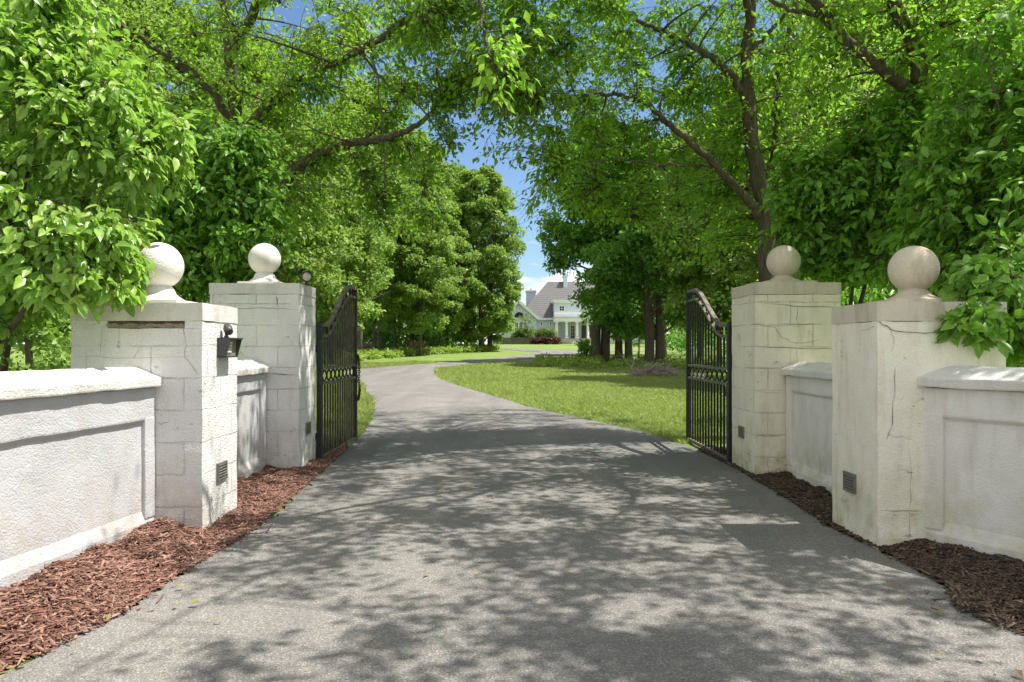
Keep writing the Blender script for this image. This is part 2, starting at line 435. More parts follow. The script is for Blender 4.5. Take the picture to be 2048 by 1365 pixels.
def strip(name, L, Rr, m, lift, across=10, wob=.03):
    rng = np.random.default_rng(3)
    n = len(L)
    L = L + rng.normal(0, wob, L.shape) * np.array([1, .3]); Rr = Rr + rng.normal(0, wob, Rr.shape)*np.array([1, .3])
    t = np.linspace(0, 1, across+1)
    XY = L[:, None, :]*(1-t)[None, :, None] + Rr[:, None, :]*t[None, :, None]
    Z = gz(XY[..., 0], XY[..., 1]) + lift + .02*np.sin(t*np.pi)[None, :]
    V = np.concatenate([XY, Z[..., None]], -1).reshape(-1, 3)
    k = across+1
    i = (np.arange(n-1)[:, None]*k + np.arange(across)[None, :]).ravel()
    return tag(mesh_np(name, V, [np.stack([i, i+1, i+k+1, i+k], -1)], m, smooth=True), kind='structure')
strip('driveway', RL, RR, M['asphalt'], .014)
LB = [((900,693.5),(900,696)), ((1000,695.5),(1000,699)), ((1060,699),(1055,703.5)), ((1110,700.5),(1110,704.5)), ((1200,700.5),(1200,704)), ((1330,700.5),(1330,703.5))]
strip('driveway_loop', catmull([at(*a) for a, b in LB], 6), catmull([at(*b) for a, b in LB], 6), M['asphalt'], .022, 3, .0)

def inpoly(x, y, poly):
    ins = np.zeros(len(x), bool); n = len(poly)
    for i in range(n):
        x0, y0 = poly[i]; x1, y1 = poly[(i+1) % n]
        c = ((y0 > y) != (y1 > y)) & (x < (x1-x0)*(y-y0)/(y1-y0+1e-12)+x0)
        ins ^= c
    return ins
ROADPOLY = np.concatenate([RL, RR[::-1]])

# mulch beds: a mound against the walls falling to the asphalt edge
WL_OUT = [(-2.24,4.74), (-2.39,3.5), (-2.62,1.6), (-2.85,-.5)]          # left outer wall face
WR_OUT = [(2.41,4.42), (2.70,3.90), (3.15,3.1), (4.3,1.0), (5.2,-.6)]   # right outer wall face
LEFT_BACK = [(-3.0,-.5),(-2.85,1.6),(-2.6,3.5),(-2.5,4.6),(-2.5,5.6),(-2.55,7.0),(-2.4,7.9),(-2.15,8.6),(-2.0,9.0)]
LEFT_FRONT = [(-2.7,-.5),(-2.25,1.2),at(140,1290),at(300,1190),at(430,1110),at(525,1050),at(600,985),at(660,930),at(692,903)]
RIGHT_BACK = [(5.4,-.6),(4.5,1.0),(3.35,3.1),(2.9,3.9),(2.65,4.5),(2.7,5.6),(2.7,7.0),(2.6,7.9),(2.35,9.0)]
RIGHT_FRONT = [(4.6,-.6),(3.2,1.2),at(2048,1278),at(1900,1185),at(1780,1115),at(1660,1055),at(1555,990),at(1465,937),at(1400,905)]
def bed(name, back, front, soil, chip, hmax, nchip, seed, label):
    A = catmull(back, 8); B = catmull(front, 8)
    rng = np.random.default_rng(seed)
    k = 12; t = np.linspace(0, 1, k+1)
    def zz(x, y, t):
        h = hmax*np.clip((1-t)*1.7, 0, 1)**.8*np.clip((9.0-y)/3.5, .35, 1)
        return gz(x, y) + .006 + h*(.85+.3*np.sin(x*7+y*5)*np.sin(y*3.1)) + .025*np.clip(1-t, 0, 1)*np.sin(x*21)*np.sin(y*17)
    XY = A[:, None]*(1-t)[None, :, None] + B[:, None]*t[None, :, None]
    Z = zz(XY[...,0], XY[...,1], t[None, :]); Z[:, -1] = gz(XY[:, -1, 0], XY[:, -1, 1]) - .01
    V = np.concatenate([XY, Z[..., None]], -1).reshape(-1, 3)
    i = (np.arange(len(A)-1)[:, None]*(k+1) + np.arange(k)[None, :]).ravel()
    tag(mesh_np('mulch_bed', V, [np.stack([i, i+1, i+k+2, i+k+1], -1)], soil, smooth=True), kind='structure')
    # chips
    s = rng.random(nchip)**1.0*(len(A)-1.001); i0 = s.astype(int); f = (s-i0)[:, None]
    a = A[i0]*(1-f) + A[i0+1]*f; b_ = B[i0]*(1-f) + B[i0+1]*f
    tt = rng.random(nchip)**.9*1.03
    tt = np.where(rng.random(nchip) < .008, tt + rng.exponential(.09, nchip), tt)
    xy = a*(1-tt[:, None]) + b_*tt[:, None]
    z = np.where(tt > 1.0, gz(xy[:,0], xy[:,1])+.02, np.maximum(zz(xy[:,0], xy[:,1], np.minimum(tt,1)), gz(0, xy[:,1])+.016)) + rng.uniform(.000, .018, nchip)
    an = rng.random(nchip)*2*np.pi
    d = np.stack([np.cos(an), np.sin(an), rng.normal(0, .22, nchip)], -1)
    n = np.stack([rng.normal(0, .35, nchip), rng.normal(0, .35, nchip), np.ones(nchip)], -1)
    d = unit(d); x = unit(np.cross(d, n)); n = np.cross(x, d)
    ln = rng.gamma(1.7, .0078, nchip)+.004; wd = rng.uniform(.0022, .0065, nchip); th = .003
    TV = np.array([(-1,-1,0),(1,-.8,0),(.7,1,0),(-.8,.9,0),(-1,-1,1),(1,-.8,1),(.7,1,1),(-.8,.9,1)], float)
    ax = x*wd[:, None]; ay = d*ln[:, None]; az = n*th
    pos = np.column_stack([xy, z])
    Vc = pos[:, None] + TV[None, :, 0:1]*ax[:, None] + TV[None, :, 1:2]*ay[:, None] + TV[None, :, 2:3]*az[:, None]
    q = np.array([(4,5,6,7),(0,1,5,4),(1,2,6,5),(2,3,7,6),(3,0,4,7)])
    Q = (q[None] + (np.arange(nchip)*8)[:, None, None]).reshape(-1, 4)
    tag(mesh_np('wood_chips', Vc.reshape(-1, 3), [Q], chip), label, 'mulch', kind='stuff')
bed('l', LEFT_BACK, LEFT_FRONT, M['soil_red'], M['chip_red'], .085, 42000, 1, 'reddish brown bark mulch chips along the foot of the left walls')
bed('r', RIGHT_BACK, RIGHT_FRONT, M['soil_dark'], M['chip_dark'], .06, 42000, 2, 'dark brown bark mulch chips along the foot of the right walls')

# ------------------------------------------------------------------ pillars
def crack_strip(bm, pts, w, mi):
    """pts in world coords on a face, with outward normal already added; a ragged ribbon"""
    rnd = random.Random(int(abs(pts[0][0])*1000+abs(pts[0][2])*777))
    P_ = []
    for a, b in zip(pts, pts[1:]):
        for t in (0, .33, .66):
            p = Vector(a).lerp(Vector(b), t)
            P_.append(p)
    P_.append(Vector(pts[-1]))
    axis = (P_[-1]-P_[0]).normalized()
    return P_, rnd
def add_crack(bm, pts, nrm, w=.005, mi=1):
    P_, rnd = crack_strip(bm, pts, w, mi)
    nrm = Vector(nrm); prev = None
    for i, p in enumerate(P_):
        tdir = (P_[min(i+1, len(P_)-1)] - P_[max(i-1, 0)]).normalized()
        side = tdir.cross(nrm).normalized()
        j = p + side*rnd.uniform(-1, 1)*.008 + nrm*.0045
        ww = w*.6*rnd.uniform(.3, 1.1)*(0.25 if i in (0, len(P_)-1) else 1)
        pair = (bm.verts.new(j + side*ww*.5), bm.verts.new(j - side*ww*.5))
        if prev: 
            f = bm.faces.new((prev[0], prev[1], pair[1], pair[0])); f.material_index = mi
        prev = pair

def pillar(x0, x1, y0, y1, zt, ch, ball_z, ball_r, mb, mc, mball, label, vent, cracks, seed, gap=None):
    cx, cy = (x0+x1)/2, (y0+y1)/2; 
    root = thing('gate_pillar', (cx, cy, 0), label, 'gate pillar', 'gate pillars with stone balls')
    bm = bmesh.new()
    zb = zt - ch
    if gap is None:
        box(bm, x0, x1, y0, y1, -.15, zb)
        roughen(bm, .07, .005, .012, 5, seed)
    else:                                     # a broken strip of block under the cap
        gx0, gx1, gz0, gz1 = gap
        box(bm, x0, x1, y0, y1, -.15, gz0)
        roughen(bm, .07, .005, .012, 5, seed)
        b2 = bmesh.new()
        box(b2, x0, gx0, y0, y1, gz0, zb); box(b2, gx1, x1, y0, y1, gz0, zb); box(b2, gx0, gx1, y0+.05, y1, gz0, zb, 2)
        roughen(b2, .05, .004, .006, 9, seed+3)
        me = bpy.data.meshes.new('t'); b2.to_mesh(me); b2.free(); bm.from_mesh(me); bpy.data.meshes.remove(me)
        b3 = bmesh.new(); box(b3, gx0, gx1, y0+.006, y0+.09, gz0, gz0+.028, 2); roughen(b3, .018, .016, .004, 26, seed)
        for f in b3.faces: f.material_index = 2
        me = bpy.data.meshes.new('t'); b3.to_mesh(me); b3.free(); bm.from_mesh(me); bpy.data.meshes.remove(me)
    for pts, nrm, w in cracks: add_crack(bm, pts, nrm, w)
    obj('shaft', bm, [mb, M['crack'], M['rubble']], root)
    bm = bmesh.new(); e = .004
    box(bm, x0-e, x1+e, y0-e, y1+e, zb+.002, zt); roughen(bm, .09, .004, .008, 6, seed+11)
    obj('cap', bm, mc, root)
    # ball finial: square plinth, flared neck, ball
    bm = bmesh.new(); h = min(x1-x0, y1-y0)*.5*.62
    box(bm, cx-h-.02, cx+h+.02, cy-h, cy+h, zt-.004, zt+.028)
    bmesh.ops.bevel(bm, geom=list(bm.edges), offset=.005, segments=2, affect='EDGES')
    zn = zt+.026; zq = ball_z - ball_r*.93
    prof = [(h*1.0, zn-.004), (h*.98, zn), (h*.80, zn+(zq-zn)*.18), (h*.58, zn+(zq-zn)*.5), (ball_r*.62, zn+(zq-zn)*.8), (ball_r*.56, zq)]
    for k in range(1, 25):
        a = -math.pi/2 + .40 + (math.pi-.40)*k/24
        prof.append((max(ball_r*math.cos(a), 0) if k < 24 else 0, ball_z + ball_r*math.sin(a)))
    lathe(bm, (cx, cy), prof, 48)
    fin = obj('ball_finial', bm, mball, root)
    # louvred vent on a side face
    fx, vy, vz, w, hh, s = vent
    bm = bmesh.new()
    box(bm, min(fx-.02*s, fx+.004*s), max(fx-.02*s, fx+.004*s), vy-w/2, vy+w/2, vz-hh/2, vz+hh/2, 1)
    for k in range(6):
        zc = vz - hh/2 + hh*(k+.5)/6
        obox(bm, (fx+.008*s, vy, zc), (.007, 0, -.004*s), (0, w*.47, 0), (.0015, 0, hh*.035))
    for zc in (vz-hh/2, vz+hh/2): box(bm, min(fx, fx+.014*s), max(fx, fx+.014*s), vy-w/2-.006, vy+w/2+.006, zc-.006, zc+.006)
    for yc in (vy-w/2, vy+w/2): box(bm, min(fx, fx+.013*s), max(fx, fx+.013*s), yc-.006, yc+.006, vz-hh/2+.006, vz+hh/2-.006)
    obj('vent', bm, [M['vent'], M['vent_dark']], root)
    return root

NY = (0,-1,0)
def fr(px, py, d):  # a point on a frontal face
    return tuple(P(px, py, d))
PL = pillar(-2.775,-1.951,4.72,5.32,1.48,.115,1.745,.156, M['white'], M['cap_white'], M['ball_white'],
   'white block pillar with broken strip under its cap and intercom on its side', (-1.951,5.03,.37,.15,.11,1),
   [([fr(362,640,4.72),fr(372,690,4.72),fr(371,715,4.72),fr(396,752,4.72)], NY, .004), ([fr(205,650,4.72),fr(203,712,4.72)], NY, .004), ([fr(142,713,4.72),fr(270,716,4.72),fr(404,714,4.72)],NY,.003),
    ([(-1.951,4.86,.24),(-1.951,4.88,.16),(-1.951,4.9,.1)], (1,0,0), .02), ([(-1.951,4.83,.02),(-1.951,4.98,.06),(-1.951,5.1,.10)],(1,0,0),.008), ([fr(314,847,4.72),fr(340,846,4.72)],NY,.007), ([fr(268,722,4.72),fr(280,690,4.72)],NY,.003)],
   1.0, gap=(P(214,0,4.72)[0], P(370,0,4.72)[0], 1.318, 1.36))
PL2 = pillar(-2.88,-2.028,7.14,7.74,1.81,.105,2.075,.155, M['white'], M['cap_white'], M['ball_white'],
   'white block pillar beside the left gate leaf with floodlight on its cap', (-2.028,7.44,.40,.15,.10,1),
   [([fr(553,592,7.14),fr(556,612,7.14)], NY, .012), ([fr(535,748,7.14),fr(590,752,7.14)], NY, .012), ([fr(420,617,7.14),fr(520,616,7.14),fr(596,620,7.14)], NY, .006)], 4.0)
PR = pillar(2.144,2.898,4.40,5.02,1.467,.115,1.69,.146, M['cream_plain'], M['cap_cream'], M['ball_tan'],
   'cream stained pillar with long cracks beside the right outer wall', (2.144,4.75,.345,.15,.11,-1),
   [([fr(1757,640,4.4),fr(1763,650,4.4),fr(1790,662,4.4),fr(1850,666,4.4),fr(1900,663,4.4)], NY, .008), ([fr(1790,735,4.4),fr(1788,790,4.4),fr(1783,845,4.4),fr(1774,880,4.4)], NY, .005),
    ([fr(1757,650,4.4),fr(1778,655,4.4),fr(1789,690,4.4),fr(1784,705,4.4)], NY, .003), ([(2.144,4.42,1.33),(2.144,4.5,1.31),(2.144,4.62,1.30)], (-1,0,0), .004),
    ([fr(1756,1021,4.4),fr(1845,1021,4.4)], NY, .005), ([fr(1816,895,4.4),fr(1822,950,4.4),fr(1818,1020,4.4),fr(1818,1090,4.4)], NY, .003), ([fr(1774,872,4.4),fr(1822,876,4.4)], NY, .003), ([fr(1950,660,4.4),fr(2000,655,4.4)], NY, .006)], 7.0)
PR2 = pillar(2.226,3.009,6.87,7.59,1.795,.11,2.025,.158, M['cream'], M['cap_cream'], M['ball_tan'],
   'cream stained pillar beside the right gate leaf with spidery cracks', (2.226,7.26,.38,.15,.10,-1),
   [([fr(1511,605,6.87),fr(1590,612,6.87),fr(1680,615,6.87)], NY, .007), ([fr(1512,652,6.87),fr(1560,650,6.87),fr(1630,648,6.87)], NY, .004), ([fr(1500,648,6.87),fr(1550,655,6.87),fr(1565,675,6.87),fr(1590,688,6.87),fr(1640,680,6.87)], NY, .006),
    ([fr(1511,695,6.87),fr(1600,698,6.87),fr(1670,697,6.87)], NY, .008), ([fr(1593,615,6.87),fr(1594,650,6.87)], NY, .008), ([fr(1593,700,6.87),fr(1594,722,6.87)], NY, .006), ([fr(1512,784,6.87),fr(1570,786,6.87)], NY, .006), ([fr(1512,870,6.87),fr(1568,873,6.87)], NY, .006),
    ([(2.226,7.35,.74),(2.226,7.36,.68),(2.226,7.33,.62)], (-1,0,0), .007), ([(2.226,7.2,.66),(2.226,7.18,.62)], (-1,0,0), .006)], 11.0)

# ------------------------------------------------------------------ walls
def wall(pts, zt, th, mw, label, panel_top, panel_bot, seed, name='garden_wall', out=1, end0=.13, end1=.13):
    """pts: base line of the visible face; th: thickness away from the drive; out=+1 face looks +X side of travel"""
    pts = [Vector((p[0], p[1], 0)) for p in pts]
    root = thing(name, tuple(pts[0]), label, 'wall', 'rendered garden walls')
    bm = bmesh.new(); bc = bmesh.new()
    n = len(pts)-1
    dirs = [(pts[i+1]-pts[i]).normalized() for i in range(n)]
    nor = [Vector((d.y, -d.x, 0))*out for d in dirs]
    vn = [(nor[max(i-1,0)] + nor[min(i, n-1)]).normalized() for i in range(n+1)]
    def ring_strip(b, prof, mi=0, a=0, e=None):
        e = n if e is None else e
        rings = [[b.verts.new(pts[i] + vn[i]*u + Vector((0,0,z))) for u, z in prof] for i in range(a, e+1)]
        m = len(prof)
        for r0, r1 in zip(rings, rings[1:]):
            for k in range(m):
                b.faces.new((r0[k], r0[(k+1)%m], r1[(k+1)%m], r1[k]))
        b.faces.new(rings[0]); b.faces.new(rings[-1][::-1])
    # body with a recessed panel: profile section (u outward, z)
    rec = .024
    prof = [(-th,-.15), (0,-.15), (0,panel_bot-.05), (-rec,panel_bot+.02), (-rec,panel_top-.012), (-.001,panel_top+.012), (0,zt-.06), (-th,zt-.06)]
    ring_strip(bm, prof)
    # end pilasters of the panel
    for idx, sgn, w in ((0, 1, end0), (n, -1, end1)):
        if not w: continue
        d = dirs[min(idx, n-1)]*sgn; q = vn[idx] if 0 < idx < n else nor[min(idx, n-1)]
        c = pts[idx] + d*(w/2) + q*(-.03+.0)
        obox(bm, c + Vector((0,0,(panel_bot+panel_top)/2)), d*(w/2-.001), q*.031, Vector((0,0,(panel_top-panel_bot)/2+.03)))
    bmesh.ops.recalc_face_normals(bm, faces=bm.faces)
    roughen(bm, .075, .0042, .010, 4.5, seed)
    body = obj('wall_body', bm, mw, root)
    o = .042
    ring_strip(bc, [(-th-o, zt-.058), (o, zt-.058), (o+.002, zt-.002), (-th/2, zt+.068), (-th-o, zt-.002)])
    bmesh.ops.recalc_face_normals(bc, faces=bc.faces)
    roughen(bc, .07, .005, .010, 7, seed+5)
    obj('coping', bc, M['coping'], root)
    return root
wall(WL_OUT, 1.012, .26, M['white_wall'], 'sunlit white roughcast wall with recessed panel running to the left edge', .74, .17, 2.0, out=-1)
wall([(-2.335,7.12), (-2.335,5.34)], 1.015, .24, M['white_wall'], 'short white wall between the two left pillars', .80, .16, 3.0, out=-1)
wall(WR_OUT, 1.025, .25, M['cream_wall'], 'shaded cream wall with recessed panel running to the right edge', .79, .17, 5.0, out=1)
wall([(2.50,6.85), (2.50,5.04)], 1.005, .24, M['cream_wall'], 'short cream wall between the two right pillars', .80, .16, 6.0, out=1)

# ------------------------------------------------------------------ gates
def gate(x, y0, y1, zb, zlow, zhigh, label, worn_side, barmat='iron'):
    root = thing('gate_leaf', (x, y0, 0), label, 'gate', 'open iron gate leaves')
    L = y1-y0
    def top(t):
        s = np.clip((t-.12)/.72, 0, 1); s = s*s*(3-2*s)
        return zlow + (zhigh-zlow)*s + .0*t
    def rail(bm, f, h, w, mi=0, n=36, t0=0., t1=1.):
        prev = None
        for i in range(n+1):
            t = t0+(t1-t0)*i/n; y = y0+L*t; z = f(t)
            r = [bm.verts.new((x+a*w, y, z+b*h)) for a, b in ((-1,-1),(1,-1),(1,1),(-1,1))]
            if prev:
                for k in range(4): bm.faces.new((prev[k], prev[(k+1)%4], r[(k+1)%4], r[k])).material_index = mi
            else: bm.faces.new(r)
            prev = r
        bm.faces.new(prev[::-1])
    bm = bmesh.new()
    g = .115
    rail(bm, lambda t: top(t), .018, .024, 1)
    rail(bm, lambda t: top(t)-g, .014, .017, 1)
    zb1, zb2 = zb+.80, zb+.955
    for zc in (zb1, zb2): rail(bm, lambda t: zc, .015, .018, 1, 2)
    rail(bm, lambda t: zb+.02, .02, .018, 1, 2)
    box(bm, x-.026, x+.026, y0-.028, y0+.028, zb-.03, zlow+.03)
    box(bm, x-.026, x+.026, y1-.028, y1+.028, zb-.03, zhigh+.02)
    bmesh.ops.recalc_face_normals(bm, faces=bm.faces)
    obj('frame', bm, [M['iron'], M['iron_worn']], root)
    # lattice of crossed bars in the mid band
    nb = 9
    bm = bmesh.new()
    for k in range(nb):
        ya = y0+L*(k)/nb+.004; yb = y0+L*(k+1)/nb-.004
        yc = (ya+yb)/2; hw = (yb-ya)/2; zc = (zb1+zb2)/2; hz = (zb2-zb1)/2-.014
        for s in (1, -1):                      # each lens made of two bowed bars
            pr = None
            for i in range(9):
                a = -1+2*i/8
                yy = yc + s*hw*(abs(a)**1.6) if True else 0
                zz = zc + a*hz
                r = [bm.verts.new((x+u*.008, yy+v*.010, zz)) for u, v in ((-1,-1),(1,-1),(1,1),(-1,1))]
                if pr:
                    for q in range(4): bm.faces.new((pr[q], pr[(q+1)%4], r[(q+1)%4], r[q]))
                pr = r
    obj('lattice_band', bm, M['iron'], root)
    n = 14
    for k in range(n):
        t = (k+.8)/(n+.6); y = y0+L*t
        bm = bmesh.new(); w = .010
        box(bm, x-w, x+w, y-w, y+w, zb+.036, zb1-.012)
        box(bm, x-w, x+w, y-w, y+w, zb2+.012, top(t)-g-.012)
        obj('bar', bm, M[barmat], root)
    for k in range(9):                          # scrolls between the two top rails
        t = (k+.6)/9.3; y = y0+L*t; zc = top(t)-g/2; slope = (top(t+.02)-top(t-.02))/(.04*L)
        a = np.linspace(-.6, 2*np.pi*1.35, 26)
        r = .046*(1-.52*np.clip((a-1)/8, 0, 1))
        path = np.stack([np.full(26, x), y+r*np.cos(a)*.95, zc+r*np.sin(a)+slope*r*np.cos(a)], -1)[None]
        V, Q = tubes(path, np.full((1, 26), .009), 6)
        mesh_np('scroll', V, [Q], M['iron'], root, smooth=True)
    bm = bmesh.new()
    bm.free()
    for z in (zb+.25, zlow-.25):
        bm = bmesh.new(); box(bm, x-.05 if worn_side > 0 else x+.024, x-.024 if worn_side > 0 else x+.05, y0-.06, y0+.03, z-.035, z+.035)
        obj('hinge', bm, M['iron'], root)
    return root
gate(-2.00, 7.80, 9.55, .02, 1.435, 1.945, 'black iron gate leaf swung open beside the left pillar, worn pale on top', 1, 'iron_bar')
gate(2.235, 7.68, 9.50, .02, 1.43, 1.90, 'black iron gate leaf swung open against the lawn on the right', -1)
# chain on the left leaf
def chain():
    rng = random.Random(4); bmv = Acc()
    pts = [(-2.0, 9.53, 1.10), (-1.965, 9.55, 1.09), (-1.955, 9.56, 1.02), (-1.95, 9.57, .92), (-1.955, 9.57, .80), (-1.945, 9.57, .68), (-1.95, 9.57, .60), (-1.96, 9.57, .54)]
    C = catmull(pts, 4)
    for i, p in enumerate(C):
        tdir = C[min(i+1, len(C)-1)] - C[max(i-1, 0)]; tdir = tdir/np.linalg.norm(tdir)
        s = np.cross(tdir, [0, 1, 0] if i % 2 else [.7, .3, .1]); s = s/np.linalg.norm(s)
        a = np.linspace(0, 2*np.pi, 13)
        path = p + np.outer(np.cos(a)*.024, tdir) + np.outer(np.sin(a)*.014, s)
        bmv.tube(path[None], np.full((1, 13), .0055), 5)
    tag(bmv.build('chain', M['iron'], None), 'black chain hanging from the free end of the left gate leaf', 'chain')
chain()
# gate opener arm behind the right leaf
t = thing('gate_opener', (2.6, 8.1, .7), 'dark gate opener arm behind the right gate leaf', 'gate opener')
bm = bmesh.new(); obox(bm, (2.42, 8.30, .72), (.16, .42, 0), (.03, -.012, 0), (0, 0, .035)); bmesh.ops.bevel(bm, geom=list(bm.edges), offset=.01, segments=2, affect='EDGES'); obj('arm', bm, M['plastic'], t)
bm = bmesh.new(); box(bm, 2.50, 2.68, 7.72, 7.95, .60, .80); bmesh.ops.bevel(bm, geom=list(bm.edges), offset=.02, segments=2, affect='EDGES'); obj('motor_housing', bm, M['plastic'], t)
bm = bmesh.new(); box(bm, 2.55, 2.62, 7.80, 7.87, -.05, .60); obj('post', bm, M['iron'], t)

# ------------------------------------------------------------------ intercom, spot, floodlight
ix = -1.951
t = thing('intercom', (ix, 5.06, 1.14), 'dark grey hooded keypad intercom fixed to the near left pillar', 'intercom')
bm = bmesh.new()
y0, y1 = 4.955, 5.165
def prism(bm, prof, ya, yb, mi=0):
    a = [bm.verts.new((u, ya, z)) for u, z in prof]; b = [bm.verts.new((u, yb, z)) for u, z in prof]
    bm.faces.new(a).material_index = mi; bm.faces.new(b[::-1]).material_index = mi
    for k in range(len(prof)): bm.faces.new((a[k], b[k], b[(k+1)%len(prof)], a[(k+1)%len(prof)])).material_index = mi
side = [(ix+.004, 1.135), (ix+.062, 1.135), (ix+.094, 1.262), (ix+.004, 1.262)]
prism(bm, side, y0, y0+.008); prism(bm, side, y1-.008, y1)
prism(bm, [(ix+.004,1.254),(ix+.100,1.254),(ix+.100,1.264),(ix+.004,1.264)], y0-.004, y1+.004)
prism(bm, [(ix+.004,1.131),(ix+.064,1.131),(ix+.064,1.139),(ix+.004,1.139)], y0, y1)
box(bm, ix+.003, ix+.012, y0+.008, y1-.008, 1.139, 1.254)
bmesh.ops.recalc_face_normals(bm, faces=bm.faces)
obj('hood', bm, M['plastic'], t)
bm = bmesh.new(); prism(bm, [(ix+.012,1.14),(ix+.050,1.14),(ix+.058,1.252),(ix+.012,1.252)], y0+.01, y1-.01); bmesh.ops.recalc_face_normals(bm, faces=bm.faces)
kp = obj('keypad', bm, M['keypad'], t)
bm = bmesh.new()
for r in range(4):
    for c in range(3): box(bm, ix+.050+.002*r, ix+.060+.002*r, y0+.035+.024*c, y0+.052+.024*c, 1.165+.02*r, 1.177+.02*r)
obj('keys', bm, M['key'], kp)

t = thing('spot_lamp', (ix+.04, 5.03, 1.264), 'small black bullet spot lamp standing on the intercom hood', 'lamp')
bm = bmesh.new(); lathe(bm, (ix+.035, 5.03), [(0,1.264),(.016,1.264),(.014,1.275),(.009,1.28),(.009,1.31),(0,1.31)], 14); obj('stem', bm, M['plastic'], t)
bm = bmesh.new(); lathe(bm, (0,0), [(0,-.036),(.013,-.035),(.023,-.026),(.028,-.008),(.029,.016),(.027,.038),(.022,.04),(0,.035)], 24)
bmesh.ops.rotate(bm, cent=(0,0,0), matrix=Matrix.Rotation(R(140), 3, 'X') @ Matrix.Rotation(R(25), 3, 'Y'), verts=bm.verts)
bmesh.ops.translate(bm, vec=(ix+.045, 5.03, 1.326), verts=bm.verts); obj('lamp_head', bm, M['plastic'], t)

fc = P(613, 556, 7.35)
t = thing('floodlight', (fc[0], fc[1], 1.81), 'small black floodlight with pale lens on the far left pillar cap', 'lamp')
bm = bmesh.new(); lathe(bm, (fc[0]-.01, fc[1]+.02), [(0,1.81),(.03,1.81),(.028,1.822),(.012,1.83),(.012,1.85),(0,1.85)], 16); obj('base', bm, M['plastic'], t)
bm = bmesh.new(); lathe(bm, (0,0), [(0,-.06),(.028,-.058),(.045,-.03),(.052,.03),(.056,.045),(.056,.055),(.044,.055),(.042,.045),(0,.045)], 28)
bmesh.ops.rotate(bm, cent=(0,0,0), matrix=Matrix.Rotation(R(100), 3, 'X') @ Matrix.Rotation(R(18), 3, 'Y'), verts=bm.verts)
bmesh.ops.translate(bm, vec=fc+np.array([0,0,.015]), verts=bm.verts); obj('lamp_head', bm, M['plastic'], t)
bm = bmesh.new(); lathe(bm, (0,0), [(0,.053),(.02,.052),(.041,.046)], 24)
bmesh.ops.rotate(bm, cent=(0,0,0), matrix=Matrix.Rotation(R(100), 3, 'X') @ Matrix.Rotation(R(18), 3, 'Y'), verts=bm.verts)
bmesh.ops.translate(bm, vec=fc+np.array([0,0,.015]), verts=bm.verts); obj('lens', bm, M['lens'], t)
bm = bmesh.new()
for i in range(9):
    a0 = R(20+140*i/9); a1 = R(20+140*(i+1)/9)
    q = [(fc[0]+.062*math.cos(a), fc[1]+yy, fc[2]+.018+.062*math.sin(a)) for a, yy in ((a0,-.10),(a1,-.10),(a1,.03),(a0,.03))]
    bm.faces.new([bm.verts.new(v) for v in q])
bmesh.ops.solidify(bm, geom=list(bm.faces), thickness=.004)
obj('visor', bm, M['plastic'], t)

# ------------------------------------------------------------------ trees
UP = np.array([0., 0., 1.])
def ell(rng, c, r, n, lo=0.0):
    v = unit(rng.normal(size=(n, 3)))
    q = (lo**3 + rng.random(n)*(1-lo**3))**(1/3)
    return np.asarray(c) + v*q[:, None]*np.asarray(r)*(1+rng.normal(0, .07, (n, 1)))

def bez(p0, p1, rng, lift=.12, wob=.12, k=6):
    L = np.linalg.norm(p1-p0, axis=1)[:, None]
    c = (p0+p1)/2 + UP*lift*L + rng.normal(0, 1, p0.shape)*wob*L
    t = np.linspace(0, 1, k)[None, :, None]
    return (1-t)**2*p0[:, None] + 2*t*(1-t)*c[:, None] + t*t*p1[:, None]

